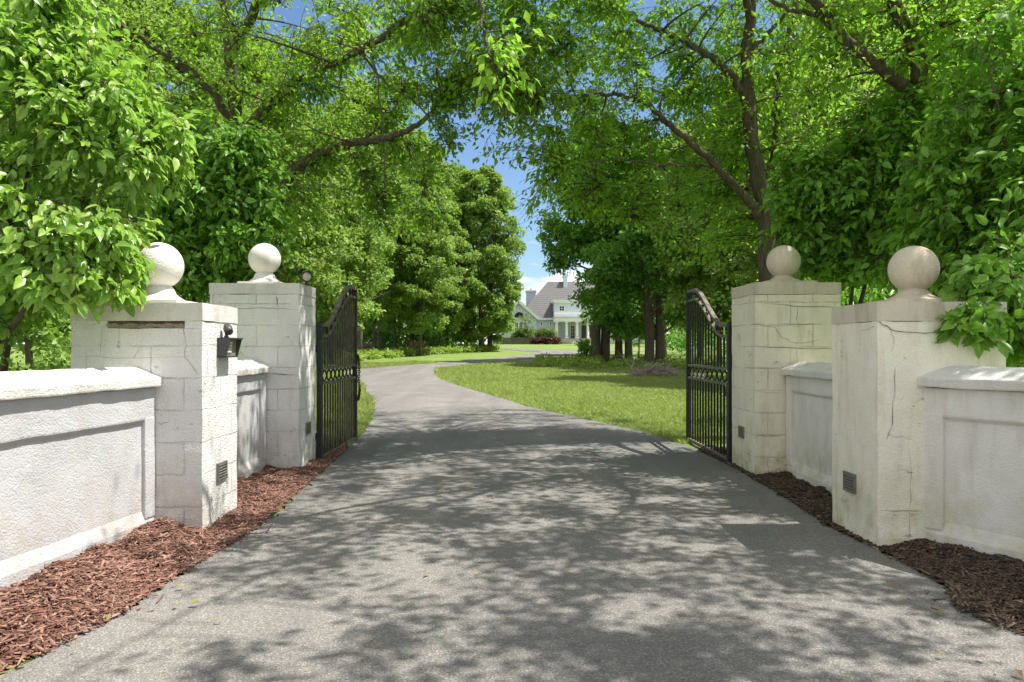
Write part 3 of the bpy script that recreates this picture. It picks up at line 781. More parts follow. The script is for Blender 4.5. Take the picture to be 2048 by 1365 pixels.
class Tree:
    """limbs drawn as 3-D polylines, boughs and sprays grown from them into crown volumes"""
    def __init__(s, seed): s.rng = np.random.default_rng(seed); s.wood = Acc(); s.tw = Acc(); s.sk = []; s.LV = []; s.LF = []; s.n = 0
    def limb(s, pts, r0, r1, sides=10, k=6, wob=.0):
        C = catmull(pts, k)
        if wob: C = C + s.rng.normal(0, wob, C.shape)
        r = np.linspace(r0, r1, len(C))**1.0
        s.wood.tube(C[None], r[None], sides)
        s.sk.append(np.column_stack([C, r]))
    def near(s, c, bias=.35):
        K = np.concatenate(s.sk); out = np.empty((len(c), 3)); rr = np.empty(len(c))
        for a in range(0, len(c), 400):
            q = c[a:a+400]
            d = np.linalg.norm(q[:, None]-K[None, :, :3], axis=2) + bias*np.maximum(0, K[None, :, 2]-q[:, None, 2])
            i = d.argmin(1); out[a:a+400] = K[i, :3]; rr[a:a+400] = K[i, 3]
        return out, rr
    def boughs(s, c, r0=.02, r1=.006, sides=5, lift=.1):
        p, rr = s.near(c)
        C = bez(p, c, s.rng, lift, .1, 7)
        L = np.linalg.norm(c-p, axis=1)
        r = np.minimum(rr*.7, r0*np.sqrt(np.clip(L, .2, 4)))[:, None]*np.linspace(1, 0, 7)[None] + r1*np.linspace(0, 1, 7)[None]
        s.wood.tube(C, r, sides)
        for q, w in zip(C, r): s.sk.append(np.column_stack([q, w]))
    def sprays(s, c, nleaf, size, spread, T, droop=.25, reach=.7, flat=.4, rtw=.004, twigs=True, updir=1.0, lvar=.25, centre=None):
        rng = s.rng; N = len(c)
        p, rr = s.near(c)
        c = c - UP*droop*.3*np.linalg.norm(c-p, axis=1)[:, None]*rng.random((N, 1))
        C = bez(p, c, rng, .12, .10, 6)
        L = np.linalg.norm(c-p, axis=1)
        if twigs:
            s.tw.tube(C, rtw*np.linspace(1.3, .35, 6)[None].repeat(N, 0), 4)
        Le = np.minimum(L, reach)
        t = 1 - (rng.random((N, nleaf)))*(Le/np.maximum(L, 1e-3))[:, None]
        ti = t*5; i0 = np.clip(ti.astype(int), 0, 4); f = (ti-i0)[..., None]
        n_i = np.arange(N)[:, None]
        b = C[n_i, i0]*(1-f) + C[n_i, i0+1]*f
        tan = unit(C[n_i, i0+1]-C[n_i, i0])
        side = np.cross(tan, UP); side = unit(side + rng.normal(0, .25, side.shape))*np.where(rng.random((N, nleaf)) < .5, -1, 1)[..., None]
        off = spread*rng.random((N, nleaf))[..., None]**.8
        pos = b + side*off + tan*off*.4 + rng.normal(0, spread*.22, b.shape) - UP*(off*droop)
        if twigs and spread > .05:
            m = rng.random((N, nleaf)) < .35
            a_ = b[m]; e_ = pos[m]
            k = np.stack([a_, (a_+e_)/2 + UP*.01, e_], 1)
            s.tw.tube(k, rtw*.5*np.ones((len(k), 3)), 3)
        d = side*.75 + tan*.45 - UP*(droop*1.1 + .35*rng.random((N, nleaf, 1))) + rng.normal(0, .35, side.shape)
        n = UP*updir + rng.normal(0, flat, side.shape)
        if centre is not None:
            o_ = unit(pos-centre); n = n + o_*.75; d = d + o_*.35
        sz = size*np.clip(rng.normal(1, lvar, (N, nleaf)), .45, 1.6)
        V, fs = leaves(pos.reshape(-1, 3), d.reshape(-1, 3), n.reshape(-1, 3), sz.ravel(), T)
        s.LV.append(V); s.LF.append([f+s.n for f in fs]); s.n += len(V)
    def clumps(s, c, rad, nleaf, size, T, flat=.55):
        """rounded tufts of leaves for distant crowns, thicker on their upper shell"""
        rng = s.rng; N = len(c)
        v = unit(rng.normal(size=(N, nleaf, 3))); v[..., 2] = np.abs(v[..., 2])*np.where(rng.random((N, nleaf)) < .75, 1, -1)
        q = rng.random((N, nleaf, 1))**.45
        pos = c[:, None] + v*q*rad[:, None, None]*np.array([1, 1, .62])*rng.uniform(.8, 1.2, (N, 1, 3))
        d = v + rng.normal(0, .5, v.shape) - UP*.35
        n = v*.7 + UP*.8 + rng.normal(0, flat, v.shape)
        sz = size*np.clip(rng.normal(1, .3, (N, nleaf)), .4, 1.7)
        V, fs = leaves(pos.reshape(-1, 3), d.reshape(-1, 3), n.reshape(-1, 3), sz.ravel(), T)
        s.LV.append(V); s.LF.append([f+s.n for f in fs]); s.n += len(V)
    def build(s, root, bark, twig, leaf, local=False):
        if s.wood.n: s.wood.build('trunk', bark, root, local)
        if s.tw.n: s.tw.build('twigs', twig, root, local)
        k = len(s.LF[0])
        mesh_np('crown', np.concatenate(s.LV), [np.concatenate([f[i] for f in s.LF]) for i in range(k)], leaf, root, local=local)

def PP(*q): return [P(*p) for p in q]
def elp(rng, px, py, d, r, n, lo=0.0): return ell(rng, P(px, py, d), r, n, lo)

# --- dogwood shrub at the left edge, leaning over the near pillar
def dogwood(name, seed, label, base, stems, ells, nb, nleaf, size, leaf, group=None, spread=.09, T=BIG, reach=.45, droop=.75):
    t = Tree(seed); rng = t.rng
    root = thing(name, tuple(base), label, 'shrub', group)
    for st in stems: t.limb([base + np.array([rng.normal(0,.05), rng.normal(0,.05), -.05])] + st, .035, .008, 7, 5, .006)
    cen = np.mean([e[0] for e in ells], axis=0) - np.array([0, 0, .3])
    for c, r, ns, lo in ells:
        cc = ell(rng, c, r, max(4, nb*ns//max(1, sum(e[2] for e in ells))), .25)*1.0
        t.boughs(cc, .012, .004, 5, .12)
    for c, r, ns, lo in ells:
        t.sprays(ell(rng, c, r, ns, lo), nleaf, size, spread, T, lvar=.42, droop=droop, reach=reach, flat=.62, rtw=.003, twigs=True, updir=.55, centre=cen)
    t.build(root, M['bark'], M['twig'], leaf)
    return root
b = np.array([-3.45, 4.9, 0])
dogwood('dogwood_shrub', 11, 'large sunlit dogwood shrub leaning over the near left pillar and wall', b,
    [[np.array([-3.4,4.9,1.0]), np.array([-3.2,4.8,1.9]), np.array([-2.9,4.75,2.9])], [np.array([-3.6,4.8,1.0]), np.array([-3.7,4.7,2.2]), np.array([-3.6,4.7,3.4])],
     [np.array([-3.3,4.7,.9]), np.array([-2.95,4.5,1.4]), np.array([-2.65,4.45,1.75])], [np.array([-3.5,5.2,1.2]), np.array([-3.2,5.4,2.4]), np.array([-3.1,5.5,3.2])]],
    [(P(60,290,4.9), (1.0,.75,.85), 420, .55), (P(-60,40,4.9), (1.0,.8,.8), 300, .5), (P(225,270,4.75), (.42,.45,.42), 150, .4), (P(120,110,4.8), (.42,.5,.45), 140, .4),
     (P(85,470,4.5), (.52,.45,.32), 200, .4), (P(185,480,4.4), (.20,.25,.24), 52, .2), (P(120,555,4.35), (.32,.25,.12), 50, .2), (P(20,600,4.9), (.28,.3,.2), 34, .3), (P(258,512,4.5), (.09,.14,.11), 13, 0), (P(245,575,4.45), (.10,.12,.06), 9, 0), (P(-120,450,4.6), (.6,.6,.9), 160, .5)],
    125, 15, .065, M['dogwood'], 'dogwood shrubs behind the walls', .07, droop=.6)
b = np.array([-3.3, 8.6, 0])
dogwood('dogwood_shrub', 12, 'deep green dogwood shrub rising behind the far left pillar', b,
    [[np.array([-3.3,8.6,1.0]), np.array([-3.1,8.4,2.2]), np.array([-2.8,8.2,3.2])], [np.array([-3.5,8.6,1.2]), np.array([-3.8,8.5,2.4]), np.array([-3.9,8.4,3.4])], [np.array([-3.2,8.3,.9]), np.array([-2.8,8.1,1.6]), np.array([-2.6,8.0,2.1])]],
    [(P(420,380,8.2), (.85,.8,.75), 420, .5), (P(480,330,8.0), (.42,.5,.5), 150, .3), (P(400,500,8.1), (.9,.6,.45), 260, .4), (P(500,460,8.0), (.40,.4,.4), 110, .3), (P(330,300,8.3), (.6,.6,.6), 170, .4), (P(260,560,8.2), (.8,.6,.5), 150, .4)],
    100, 16, .073, M['dogwood2'], 'dogwood shrubs behind the walls', .08, droop=.42)
b = np.array([3.5, 8.3, 0])
dogwood('dogwood_shrub', 13, 'dark leafy dogwood shrub with bare brown stems behind both right pillars', b,
    [[np.array([3.45,8.2,1.2]), np.array([3.2,8.0,2.2]), np.array([2.9,7.8,3.2])], [np.array([3.7,8.2,1.2]), np.array([3.9,8.0,2.4]), np.array([4.1,7.8,3.4])], [np.array([3.6,8.1,1.1]), np.array([3.6,7.9,2.1]), np.array([3.5,7.7,3.0])], [np.array([3.3,8.1,1.0]), np.array([3.05,7.9,1.6]), np.array([2.8,7.7,2.2])]],
    [(P(1700,400,7.8), (.85,.8,.85), 420, .5), (P(1630,400,7.7), (.45,.5,.6), 150, .3), (P(1790,300,7.6), (.6,.6,.7), 200, .4), (P(1720,500,7.9), (.8,.6,.3), 180, .4), (P(1840,470,7.2), (.55,.5,.6), 180, .4)],
    100, 16, .074, M['dogwood2'], 'dogwood shrubs behind the walls', .09, droop=.42)
b = np.array([4.0, 5.9, 0])
dogwood('dogwood_shrub', 14, 'tall dogwood shrub at the right edge drooping over the near right pillar', b,
    [[np.array([4.0,5.8,1.2]), np.array([3.8,5.6,2.2]), np.array([3.5,5.5,3.2])], [np.array([4.2,5.9,1.4]), np.array([4.5,5.7,2.6]), np.array([4.6,5.6,3.6])], [np.array([3.8,5.6,1.0]), np.array([3.4,5.1,1.6]), np.array([3.0,4.7,1.65])]],
    [(P(2010,360,5.8), (.75,.8,.85), 380, .5), (P(1910,420,5.7), (.35,.5,.5), 150, .3), (P(2000,560,5.4), (.5,.5,.4), 150, .4), (P(2060,150,5.9), (.7,.7,.6), 200, .4), (P(1985,560,4.55), (.22,.2,.16), 34, .1), (P(1950,640,4.42), (.20,.15,.14), 24, .1), (P(2040,640,4.6), (.2,.25,.25), 40, .2), (P(2120,500,5.0), (.5,.6,.8), 150, .4)],
    100, 16, .073, M['dogwood2'], 'dogwood shrubs behind the walls', .08, droop=.42)

# --- overhanging trees
def bigtree(name, seed, label, base, limbs, bough_e, spray_e, leaf, size, nleaf, bark='bark', T=SMALL, group='trees arching over the drive', spread=.13, droop=.3):
    t = Tree(seed); rng = t.rng
    root = thing(name, (base[0], base[1], 0), label, 'tree', group)
    for pts, r0, r1 in limbs: t.limb(pts, r0, r1, 12, 8, .010)
    for c, r, n in bough_e: t.boughs(ell(rng, c, r, n, .1), .020, .005, 6, .06)
    for c, r, n, lo in spray_e: t.sprays(ell(rng, c, r, n, lo), nleaf, size, spread, T, droop=droop, reach=.75, flat=.42, rtw=.0042)
    t.build(root, M[bark], M['twig'], leaf)
    return root
b = np.array([-3.85, 11.0, -.1])
bigtree('overhanging_tree', 21, 'tree left of the drive with a low limb arching over the gate', b,
    [([b]+PP((500,560,11),(486,400,10.9),(474,260,10.7),(462,120,10.4),(440,-60,10.2)), .14, .07),
     (PP((478,290,10.8),(540,205,10.3),(620,152,9.8),(720,100,9.2),(820,35,8.5),(900,-40,8)), .085, .02),
     (PP((495,470,11),(560,380,10.7),(605,328,10.4),(680,292,10),(740,283,9.7),(800,268,9.4),(850,238,9.1),(880,203,8.9)), .085, .018),
     (PP((474,250,10.7),(400,160,10.4),(300,90,10),(180,10,9.5)), .07, .02),
     (PP((460,110,10.4),(560,-70,9),(700,-280,7.6),(820,-500,6.8)), .07, .02),
     (PP((720,100,9.2),(765,160,9.0),(840,215,8.8),(900,300,8.7)), .02, .006), (PP((690,0,9.2),(740,90,9.0),(765,250,8.9),(768,380,8.9)), .014, .005),
     (PP((690,290,10),(745,380,9.9),(775,470,9.9)), .014, .004), (PP((800,268,9.4),(840,340,9.3),(868,430,9.3)), .010, .004)],
    [(P(480,90,10), (2.3,1.8,1.3), 34), (P(720,180,9.4), (1.0,1.2,.9), 18), (P(780,340,9.6), (.6,.8,.7), 10), (P(620,-150,8.8), (2.2,2,1.0), 26), (P(880,10,8.6), (.9,1.2,.7), 8)],
    [(P(440,70,10), (2.6,2.0,1.5), 520, .2), (P(690,190,10.3), (1.25,1.1,1.05), 300, .2), (P(800,345,10.2), (.66,.7,.85), 120, .1), (P(620,400,11), (.9,.8,.6), 110, .1), (P(860,60,8.7), (.95,1.2,.7), 110, .1), (P(600,-180,8.6), (2.4,2.0,1.1), 150, .2), (P(905,120,8.8), (.6,.8,.8), 100, 0), (P(930,40,8.6), (.8,.8,.6), 90, 0), (P(880,300,9.0), (.35,.5,.4), 24, 0), (P(850,440,9.6), (.25,.6,.35), 18, 0)],
    M['cherry'], .072, 20)
b = np.array([3.30, 9.6, -.1])
bigtree('overhanging_tree', 22, 'multi stemmed tree behind the far right pillar reaching across the drive', b,
    [([b]+PP((1535,480,9.6),(1510,330,9.5),(1497,200,9.4),(1494,100,9.3),(1503,0,9.2),(1515,-160,9))+[np.array([3.3,10.2,8.2])], .125, .035),
     (PP((1525,440,9.55),(1490,395,9.45),(1430,332,9.2),(1350,260,9.0),(1285,205,8.8),(1200,188,8.6),(1120,200,8.5)), .06, .012),
     (PP((1497,215,9.4),(1468,160,9.3),(1420,115,9.1),(1350,75,8.9),(1270,40,8.7),(1170,5,8.5)), .055, .014),
     ([b+np.array([.12,.1,0])]+PP((1562,480,9.8),(1550,300,10),(1562,150,10),(1595,-20,10)), .085, .03),
     (PP((1500,20,9.2),(1430,-160,8.4),(1330,-330,7.4),(1230,-500,6.6)), .05, .015), (PP((1495,110,9.3),(1560,40,9.2),(1640,-40,9.0)), .035, .012),
     (PP((1430,332,9.2),(1340,330,9.0),(1240,320,8.8),(1130,330,8.7)), .016, .005)],
    [(P(1350,150,9), (1.6,1.4,1.0), 30), (P(1150,130,8.6), (1.0,1.2,.8), 14), (P(1500,180,9.5), (1.1,1.2,1.3), 18), (P(1230,340,9.2), (.9,1.0,.6), 12), (P(1380,-260,8.3), (2.2,1.9,1.0), 24), (P(1120,-120,8), (1.2,1.3,.7), 10), ((3.0,7.9,6.1), (2.6,1.9,.6), 24), ((3.9,12,8.1), (2.6,2.4,.8), 24)],
    [(P(1340,150,9.9), (1.95,1.2,1.2), 420, .15), (P(1130,120,8.6), (1.1,1.2,.9), 210, .1), (P(1520,190,10.2), (1.45,1.0,1.5), 260, .2), (P(1230,350,9.8), (1.05,.9,.65), 180, .1), (P(1400,430,10.4), (.8,.8,.6), 130, .1), (P(1380,-260,8.3), (2.4,2.0,1.1), 230, .2), (P(1110,-140,8), (1.3,1.4,.7), 120, .1), (P(1080,300,8.7), (.35,.6,.35), 26, 0), (P(985,110,8.6), (.75,.9,.75), 130, 0), (P(1000,250,8.8), (.5,.7,.42), 42, 0), (P(1060,420,9.2), (.25,.5,.4), 16, 0), ((2.2,7.3,6.3), (2.4,2.0,.6), 300, .1), ((3.7,11.6,8.0), (3.2,3.4,1.0), 560, .1), (P(1060,20,8.3), (.8,1,.7), 60, .1)],  # volumes in world coordinates: unseen crown above the view, added to shade the drive
    M['cherry2'], .074, 20)
b = np.array([4.25, 7.6, -.1])
bigtree('overhanging_tree', 23, 'tree with stout leaning stems above the right dogwood shrubs', b,
    [([b]+PP((1872,480,7.6),(1856,280,7.6),(1848,190,7.5),(1824,80,7.4),(1782,-5,7.3),(1740,-120,7.2)), .115, .055),
     (PP((1850,205,7.5),(1800,170,7.4),(1725,108,7.2),(1668,56,7.0),(1632,8,6.8),(1560,-40,6.5),(1430,-110,6.0)), .068, .03),
     (PP((1668,56,7.0),(1630,30,6.9),(1560,10,6.8),(1480,-40,6.7)), .03, .012),
     (PP((1430,-110,6.0),(1260,-240,5.3),(1100,-260,4.9),(990,-120,4.7),(960,20,4.6),(985,120,4.6)), .03, .005),
     ([P(1740,-120,7.2), np.array([3.6,6.0,5.0]), np.array([3.3,4.8,5.3]), np.array([3.0,3.4,5.4])], .035, .008),
     ([P(1560,-40,6.5), np.array([1.8,5.2,4.9]), np.array([1.5,4.1,5.2]), np.array([1.3,3.0,5.4])], .026, .006)],
    [(P(1780,60,7.6), (1.3,1.2,.7), 20), ((3.6,5.4,5.2), (1.6,1.6,.6), 20), ((1.9,4.3,5.3), (1.3,1.4,.5), 14), ((4.4,3.4,5.3), (1.5,1.5,.6), 14)],
    [(P(1780,60,7.6), (1.5,1.3,.8), 260, .1), (P(1960,90,7.4), (.9,.9,.7), 150, .1), ((3.6,5.8,5.2), (1.7,1.6,.6), 260, .1), ((2.0,4.8,5.3), (1.5,1.3,.5), 160, .1), ((4.1,3.7,5.3), (1.8,1.4,.6), 300, .1), (P(990,120,4.7), (.36,.4,.26), 8, 0), ((2.9,2.5,5.3), (1.7,.9,.5), 110, .1)],  # volumes in world coordinates hang out of view, shaped to dapple the foreground
    M['cherry2'], .078, 18)

# --- woodland trees: four grown once, then copied
def grown(name, seed, H, base_h, rad, nclump, nleaf, lsize, crad, leaf, bark, lean=0.0, r0=.26, shape='oval', stems=((0,0),)):
    t = Tree(seed); rng = t.rng
    root = thing(name, (0, 0, 0), None, None)
    for sx, sy in stems:
        a = rng.normal(0, .25, 2)
        t.limb([np.array([sx,sy,-.3]), np.array([sx+lean*.3,sy,H*.2]), np.array([sx+a[0]+lean,sy+a[1],H*.45]), np.array([sx+a[0]*1.5+lean,sy,H*.7]), np.array([sx+lean,sy,H*.93])], r0, .05, 9, 4)
    nl = 13
    for k in range(nl):
        f = k/(nl-1); z0 = base_h*.75 + (H*.82-base_h*.75)*f
        an = k*2.4+rng.normal(0, .3); rr = rad*(1-.45*f if shape == 'oval' else (.6+.5*math.sin(math.pi*min(1, f+.15))))*rng.uniform(.65, .9)
        s0 = stems[k % len(stems)]
        p0 = np.array([s0[0]+lean*f, s0[1], z0]); d = np.array([math.cos(an), math.sin(an), 0])
        t.limb([p0, p0+d*rr*.4+UP*rr*.22, p0+d*rr*.75+UP*rr*.38, p0+d*rr+UP*rr*.45], r0*.32*(1-.5*f), .025, 6, 3, .03)
    # clump centres: crown profile with ragged outline
    n = nclump; f = rng.random(n)**.85
    z = base_h + (H-base_h)*f
    if shape == 'oval': prof = np.sqrt(np.clip(1-((f-.36)/.66)**2, 0, 1))
    elif shape == 'low': prof = np.clip(1.05-.75*f**1.6, .2, 1)
    else: prof = np.sin(np.pi*np.clip(.12+.85*f, 0, 1))**.6
    an = rng.random(n)*2*np.pi; q = (.35+.65*rng.random(n)**.5)*rng.uniform(.78, 1.12, n)
    c = np.stack([np.cos(an)*rad*prof*q + lean*f, np.sin(an)*rad*prof*q, z], -1)
    t.boughs(c[::2], .025, .012, 4, .05)
    t.clumps(c, crad*rng.uniform(.55, 1.25, n), nleaf, lsize, FAR)
    t.build(root, bark, bark, leaf, local=True)
    return root
PROTO = {
 'oak': grown('woodland_tree', 31, 19, 3.8, 4.6, 280, 150, .24, .82, M['wood_a'], M['bark_grey'], .3),
 'poplar': grown('woodland_tree', 32, 22, 5.6, 3.6, 240, 150, .24, .78, M['wood_b'], M['bark_grey'], -.4, .22),
 'edge': grown('woodland_tree', 33, 13, 2.3, 3.4, 230, 150, .20, .66, M['wood_b'], M['bark_grey'], .3, .15, 'round'),
 'maple': grown('maple_tree', 34, 15.5, 6.4, 3.7, 130, 270, .23, .9, M['maple'], M['bark'], .5, .36, 'oval', ((0,0),(.75,.15))),
 'low_maple': grown('maple_tree', 36, 13, 1.9, 3.9, 150, 270, .22, .95, M['maple'], M['bark'], 0, .33, 'oval', ((-.3,0),(.45,.15))),
 'round': grown('round_tree', 35, 17.4, 1.1, 3.9, 420, 190, .22, .66, M['wood_b'], M['bark_grey'], 0, .28, 'round', ((0,0),(1.0,.2))),
}
USED = set()
def plant(kind, x, y, sc, rz, label, group=None, name=None, leaf=None, cat='tree'):
    r0 = PROTO[kind]
    if kind not in USED: r = r0; USED.add(kind)
    else:
        r = r0.copy(); COL.objects.link(r)
        for ch in list(r0.children):
            c = ch.copy(); COL.objects.link(c); c.parent = r
    if name: r.name = name
    if leaf:
        for ch in r.children:
            if ch.name.startswith('crown'):
                ch.material_slots[0].link = 'OBJECT'; ch.material_slots[0].material = leaf
    r.location = (x, y, float(gz(x, y))); r.rotation_euler = (0, 0, rz); r.scale = (sc, sc, sc) if np.isscalar(sc) else sc
    return tag(r, label, cat, group)
def X(px, d): return (px-CX)/F*d
GW = 'woodland trees left of the drive'
plant('round', X(962,72), 72, 1.0, .4, 'broad rounded tree standing alone where the drive bends behind it')
LW = 'woodland tree deep in the leafy wood left of the drive'
plant('poplar', X(722,58), 58, .95, .2, 'woodland tree with pale trunk just past the left gate leaf', GW)
plant('edge', X(880,68), 68, 1.05, 2.2, 'small leafy tree at the right end of the left wood', GW)
plant('edge', X(840,61), 61, .9, .7, 'leafy young tree with bright sunlit tufts over the verge', GW)
plant('oak', X(760,63), 63, .95, 1.9, LW, GW)
plant('oak', X(850,74), 74, .85, 3.0, LW, GW)
plant('poplar', X(690,52), 52, .80, 4.0, LW, GW)
plant('oak', X(640,50), 50, .84, .5, LW, GW)
plant('edge', X(660,44), 44, .95, 5.0, LW, GW)
plant('poplar', X(560,46), 46, .74, 2.4, LW, GW)
plant('oak', X(480,42), 42, .95, 1.2, LW, GW)
plant('edge', X(790,66), 66, (.55,.55,.95), 3.9, 'slim pale trunked tree in front of the left wood', GW)
plant('edge', X(747,60), 60, (.5,.5,1.0), 5.6, 'slim leaning tree near the dry tan weeds at the wood edge', GW)
plant('edge', X(560,33), 33, .9, 3.4, 'bright bushy tree behind the far left pillar ball', GW)
plant('oak', X(330,36), 36, .9, 4.4, LW, GW)
plant('poplar', X(180,32), 32, .9, .9, LW, GW)
plant('edge', X(240,25), 25, .75, 1.5, LW, GW)
plant('edge', X(60,22), 22, .75, 4.1, LW, GW)
plant('oak', X(-40,30), 30, .9, 2.7, LW, GW)
plant('oak', X(893,77), 77, .98, .6, LW, GW)
plant('oak', X(825,70), 70, 1.05, 2.1, LW, GW)
plant('poplar', X(790,80), 80, .95, 1.1, LW, GW)
GR = 'trees standing on the right lawn'
plant('maple', X(1190,50), 50, 1.0, .2, 'dark maple with twin trunks hiding the right half of the house', GR)
plant('low_maple', X(1250,54), 54, .95, 2.6, 'maple just right of the twin trunk maple', GR)
plant('low_maple', X(1308,43), 43, .95, .2, 'maple with thick paired trunks behind the brush pile', GR)
plant('edge', X(1254,49), 49, .7, .3, 'slim young tree between the maples', GR)
plant('edge', X(1440,38), 38, .95, 2.0, 'bright leafy tree behind the right gate leaf', GR)
RW = 'tree in the leafy wood behind the right pillars'
GRW = 'woodland trees right of the drive'
plant('oak', X(1400,48), 48, .80, 1.4, RW, GRW)
plant('poplar', X(1480,34), 34, .62, 3.3, RW, GRW)
plant('edge', X(1620,26), 26, .9, 5.2, RW, GRW)
plant('oak', X(1600,36), 36, .75, .8, RW, GRW)
plant('edge', X(1800,22), 22, .95, 1.8, RW, GRW)
plant('poplar', X(1760,28), 28, .95, 2.2, RW, GRW)
plant('oak', X(1960,27), 27, .95, 3.9, RW, GRW)
plant('edge', X(2080,18), 18, .9, .6, RW, GRW)
plant('poplar', X(1330,62), 62, .8, .1, RW, GRW)
for k in list(PROTO):
    if k not in USED: raise RuntimeError(k)

def treeline():
    t = Tree(77); rng = t.rng
    n = 900
    side = rng.random(n) < .55
    px = np.where(side, rng.uniform(-250, 955, n), rng.uniform(1330, 2400, n))
    d = rng.uniform(84, 135, n); h = rng.random(n)**1.3*np.where(side, 15, 13)*np.where(side & (px > 840), .45, 1)
    c = np.stack([X(px, d), d, gz(0, d)+.5+h], -1)
    t.clumps(c, rng.uniform(1.6, 3.0, n), 170, .50, FAR)
    k = len(t.LF[0])
    o = mesh_np('treeline', np.concatenate(t.LV), [np.concatenate([f[i] for f in t.LF]) for i in range(k)], M['wood_a'])
    tag(o, 'far mass of woodland closing the view behind the trees', 'woods', kind='stuff')
treeline()

# --- understorey, undergrowth, weeds
def stuff(name, label, cat, pts, rad, nleaf, size, leaf, seed, flat=.6):
    t = Tree(seed); t.clumps(pts, rad, nleaf, size, FAR, flat)
    k = len(t.LF[0])
    return tag(mesh_np(name, np.concatenate(t.LV), [np.concatenate([f[i] for f in t.LF]) for i in range(k)], leaf), label, cat, kind='stuff')
rng = np.random.default_rng(5)
n = 240; u = rng.random(n)
dd = 50+24*u+rng.uniform(-2, 3, n); pxs = 690+310*u + rng.uniform(-25, 25, n) - 6
stuff('undergrowth', 'low weeds and brambles along the edge of the left wood', 'undergrowth', np.stack([X(pxs, dd)-.3, dd, gz(0, dd)+.25], -1), rng.uniform(.3, .62, n), 70, .16, M['weeds'], 6)
n = 130; pxs = rng.uniform(1075, 1480, n); dd = rng.uniform(40, 52, n) - (pxs-1075)/400*6
stuff('undergrowth', 'low yellow green weeds around the maple trunks on the right', 'undergrowth', np.stack([X(pxs, dd), dd, gz(0, dd)+.2], -1), rng.uniform(.22, .5, n), 60, .13, M['weeds'], 8)
n = 150; pxs = rng.uniform(1480, 2300, n); dd = rng.uniform(11, 24, n)
stuff('undergrowth', 'dense green understorey in the wood behind the right shrubs', 'undergrowth', np.stack([X(pxs, dd), dd, .3+rng.random(n)*2.2], -1), rng.uniform(.4, .9, n), 110, .12, M['dogwood2'], 9)
n = 120; pxs = rng.uniform(-400, 520, n); dd = rng.uniform(14, 30, n)
stuff('undergrowth', 'dim green understorey in the wood behind the left shrubs', 'undergrowth', np.stack([X(pxs, dd), dd, .3+rng.random(n)**1.5*2.4], -1), rng.uniform(.4, .9, n), 90, .13, M['wood_a'], 10)
n = 300; pxs = rng.uniform(560, 905, n); dd = rng.uniform(66, 84, n)
stuff('undergrowth', 'shady understorey between the trunks of the left wood', 'undergrowth', np.stack([X(pxs, dd), dd, gz(0, dd)+.2+rng.random(n)**1.3*3.6], -1), rng.uniform(.5, 1.1, n), 90, .22, M['maple'], 12)
n = 160; pxs = rng.uniform(1335, 1640, n); dd = rng.uniform(58, 80, n)
stuff('undergrowth', 'shady understorey beyond the lawn behind the right gate leaf', 'undergrowth', np.stack([X(pxs, dd), dd, gz(0, dd)+.5+rng.random(n)**1.2*3.6], -1), rng.uniform(.5, 1.1, n), 90, .22, M['maple'], 13)
# dry pinkish weed stalks, three tufts
for k, (px, d, lab) in enumerate(((727, 60, 'tuft of dry tan weed stalks just past the left gate leaf'), (832, 63, 'tuft of dry pinkish weed stalks midway along the left wood edge'))):
    rng = np.random.default_rng(40+k); N = 90
    b0 = np.stack([X(px, d)+rng.normal(0, .45, N), d+rng.normal(0, .3, N), np.full(N, gz(0, d))], -1)
    e = b0 + np.stack([rng.normal(0, .2, N), rng.normal(0, .2, N), rng.uniform(.5, 1.25, N)], -1)
    V, Q = tubes(np.stack([b0, (b0+e)/2+rng.normal(0, .04, b0.shape), e], 1), np.full((N, 3), .022)*np.array([1, .8, .9]), 4)
    tag(mesh_np('dry_weeds', V, [Q], M['dry']), lab, 'weeds')
def brush():
    rng = np.random.default_rng(51); a = Acc(); N = 420
    c = at(1300, 757); c = np.array([c[0], c[1]])
    an = rng.random(N)*2*np.pi; r = rng.random(N)**.7
    base = np.stack([c[0]+np.cos(an)*r*.85+.15, c[1]+np.sin(an)*r*.5, .02+.5*(1-r)*rng.random(N)], -1)
    d = unit(np.stack([rng.normal(.3, .8, N), rng.normal(0, .5, N), np.abs(rng.normal(.25, .3, N))], -1))
    L = rng.uniform(.25, .9, N)[:, None]
    e = base + d*L; e[:, 2] = np.maximum(e[:, 2]*.75, .03)
    a.tube(np.stack([base, (base+e)/2 + rng.normal(0, .05, base.shape)+UP*.04, e], 1), np.stack([np.full(N, .012), np.full(N, .008), np.full(N, .004)], 1), 4)
    for q in (((-.6,0,.3),(-1.0,.1,.75),(-1.25,.1,1.05)), ((-.75,0,.35),(-.55,.1,.8),(-.35,.1,1.25))):
        p = np.array(q)+np.array([c[0], c[1], 0]); a.tube(p[None], np.array([[.02,.015,.01]]), 5)
    tag(a.build('brush_pile', M['brush'], None), 'grey pile of dead twigs on the lawn before the paired maple trunks', 'brush pile')
brush()

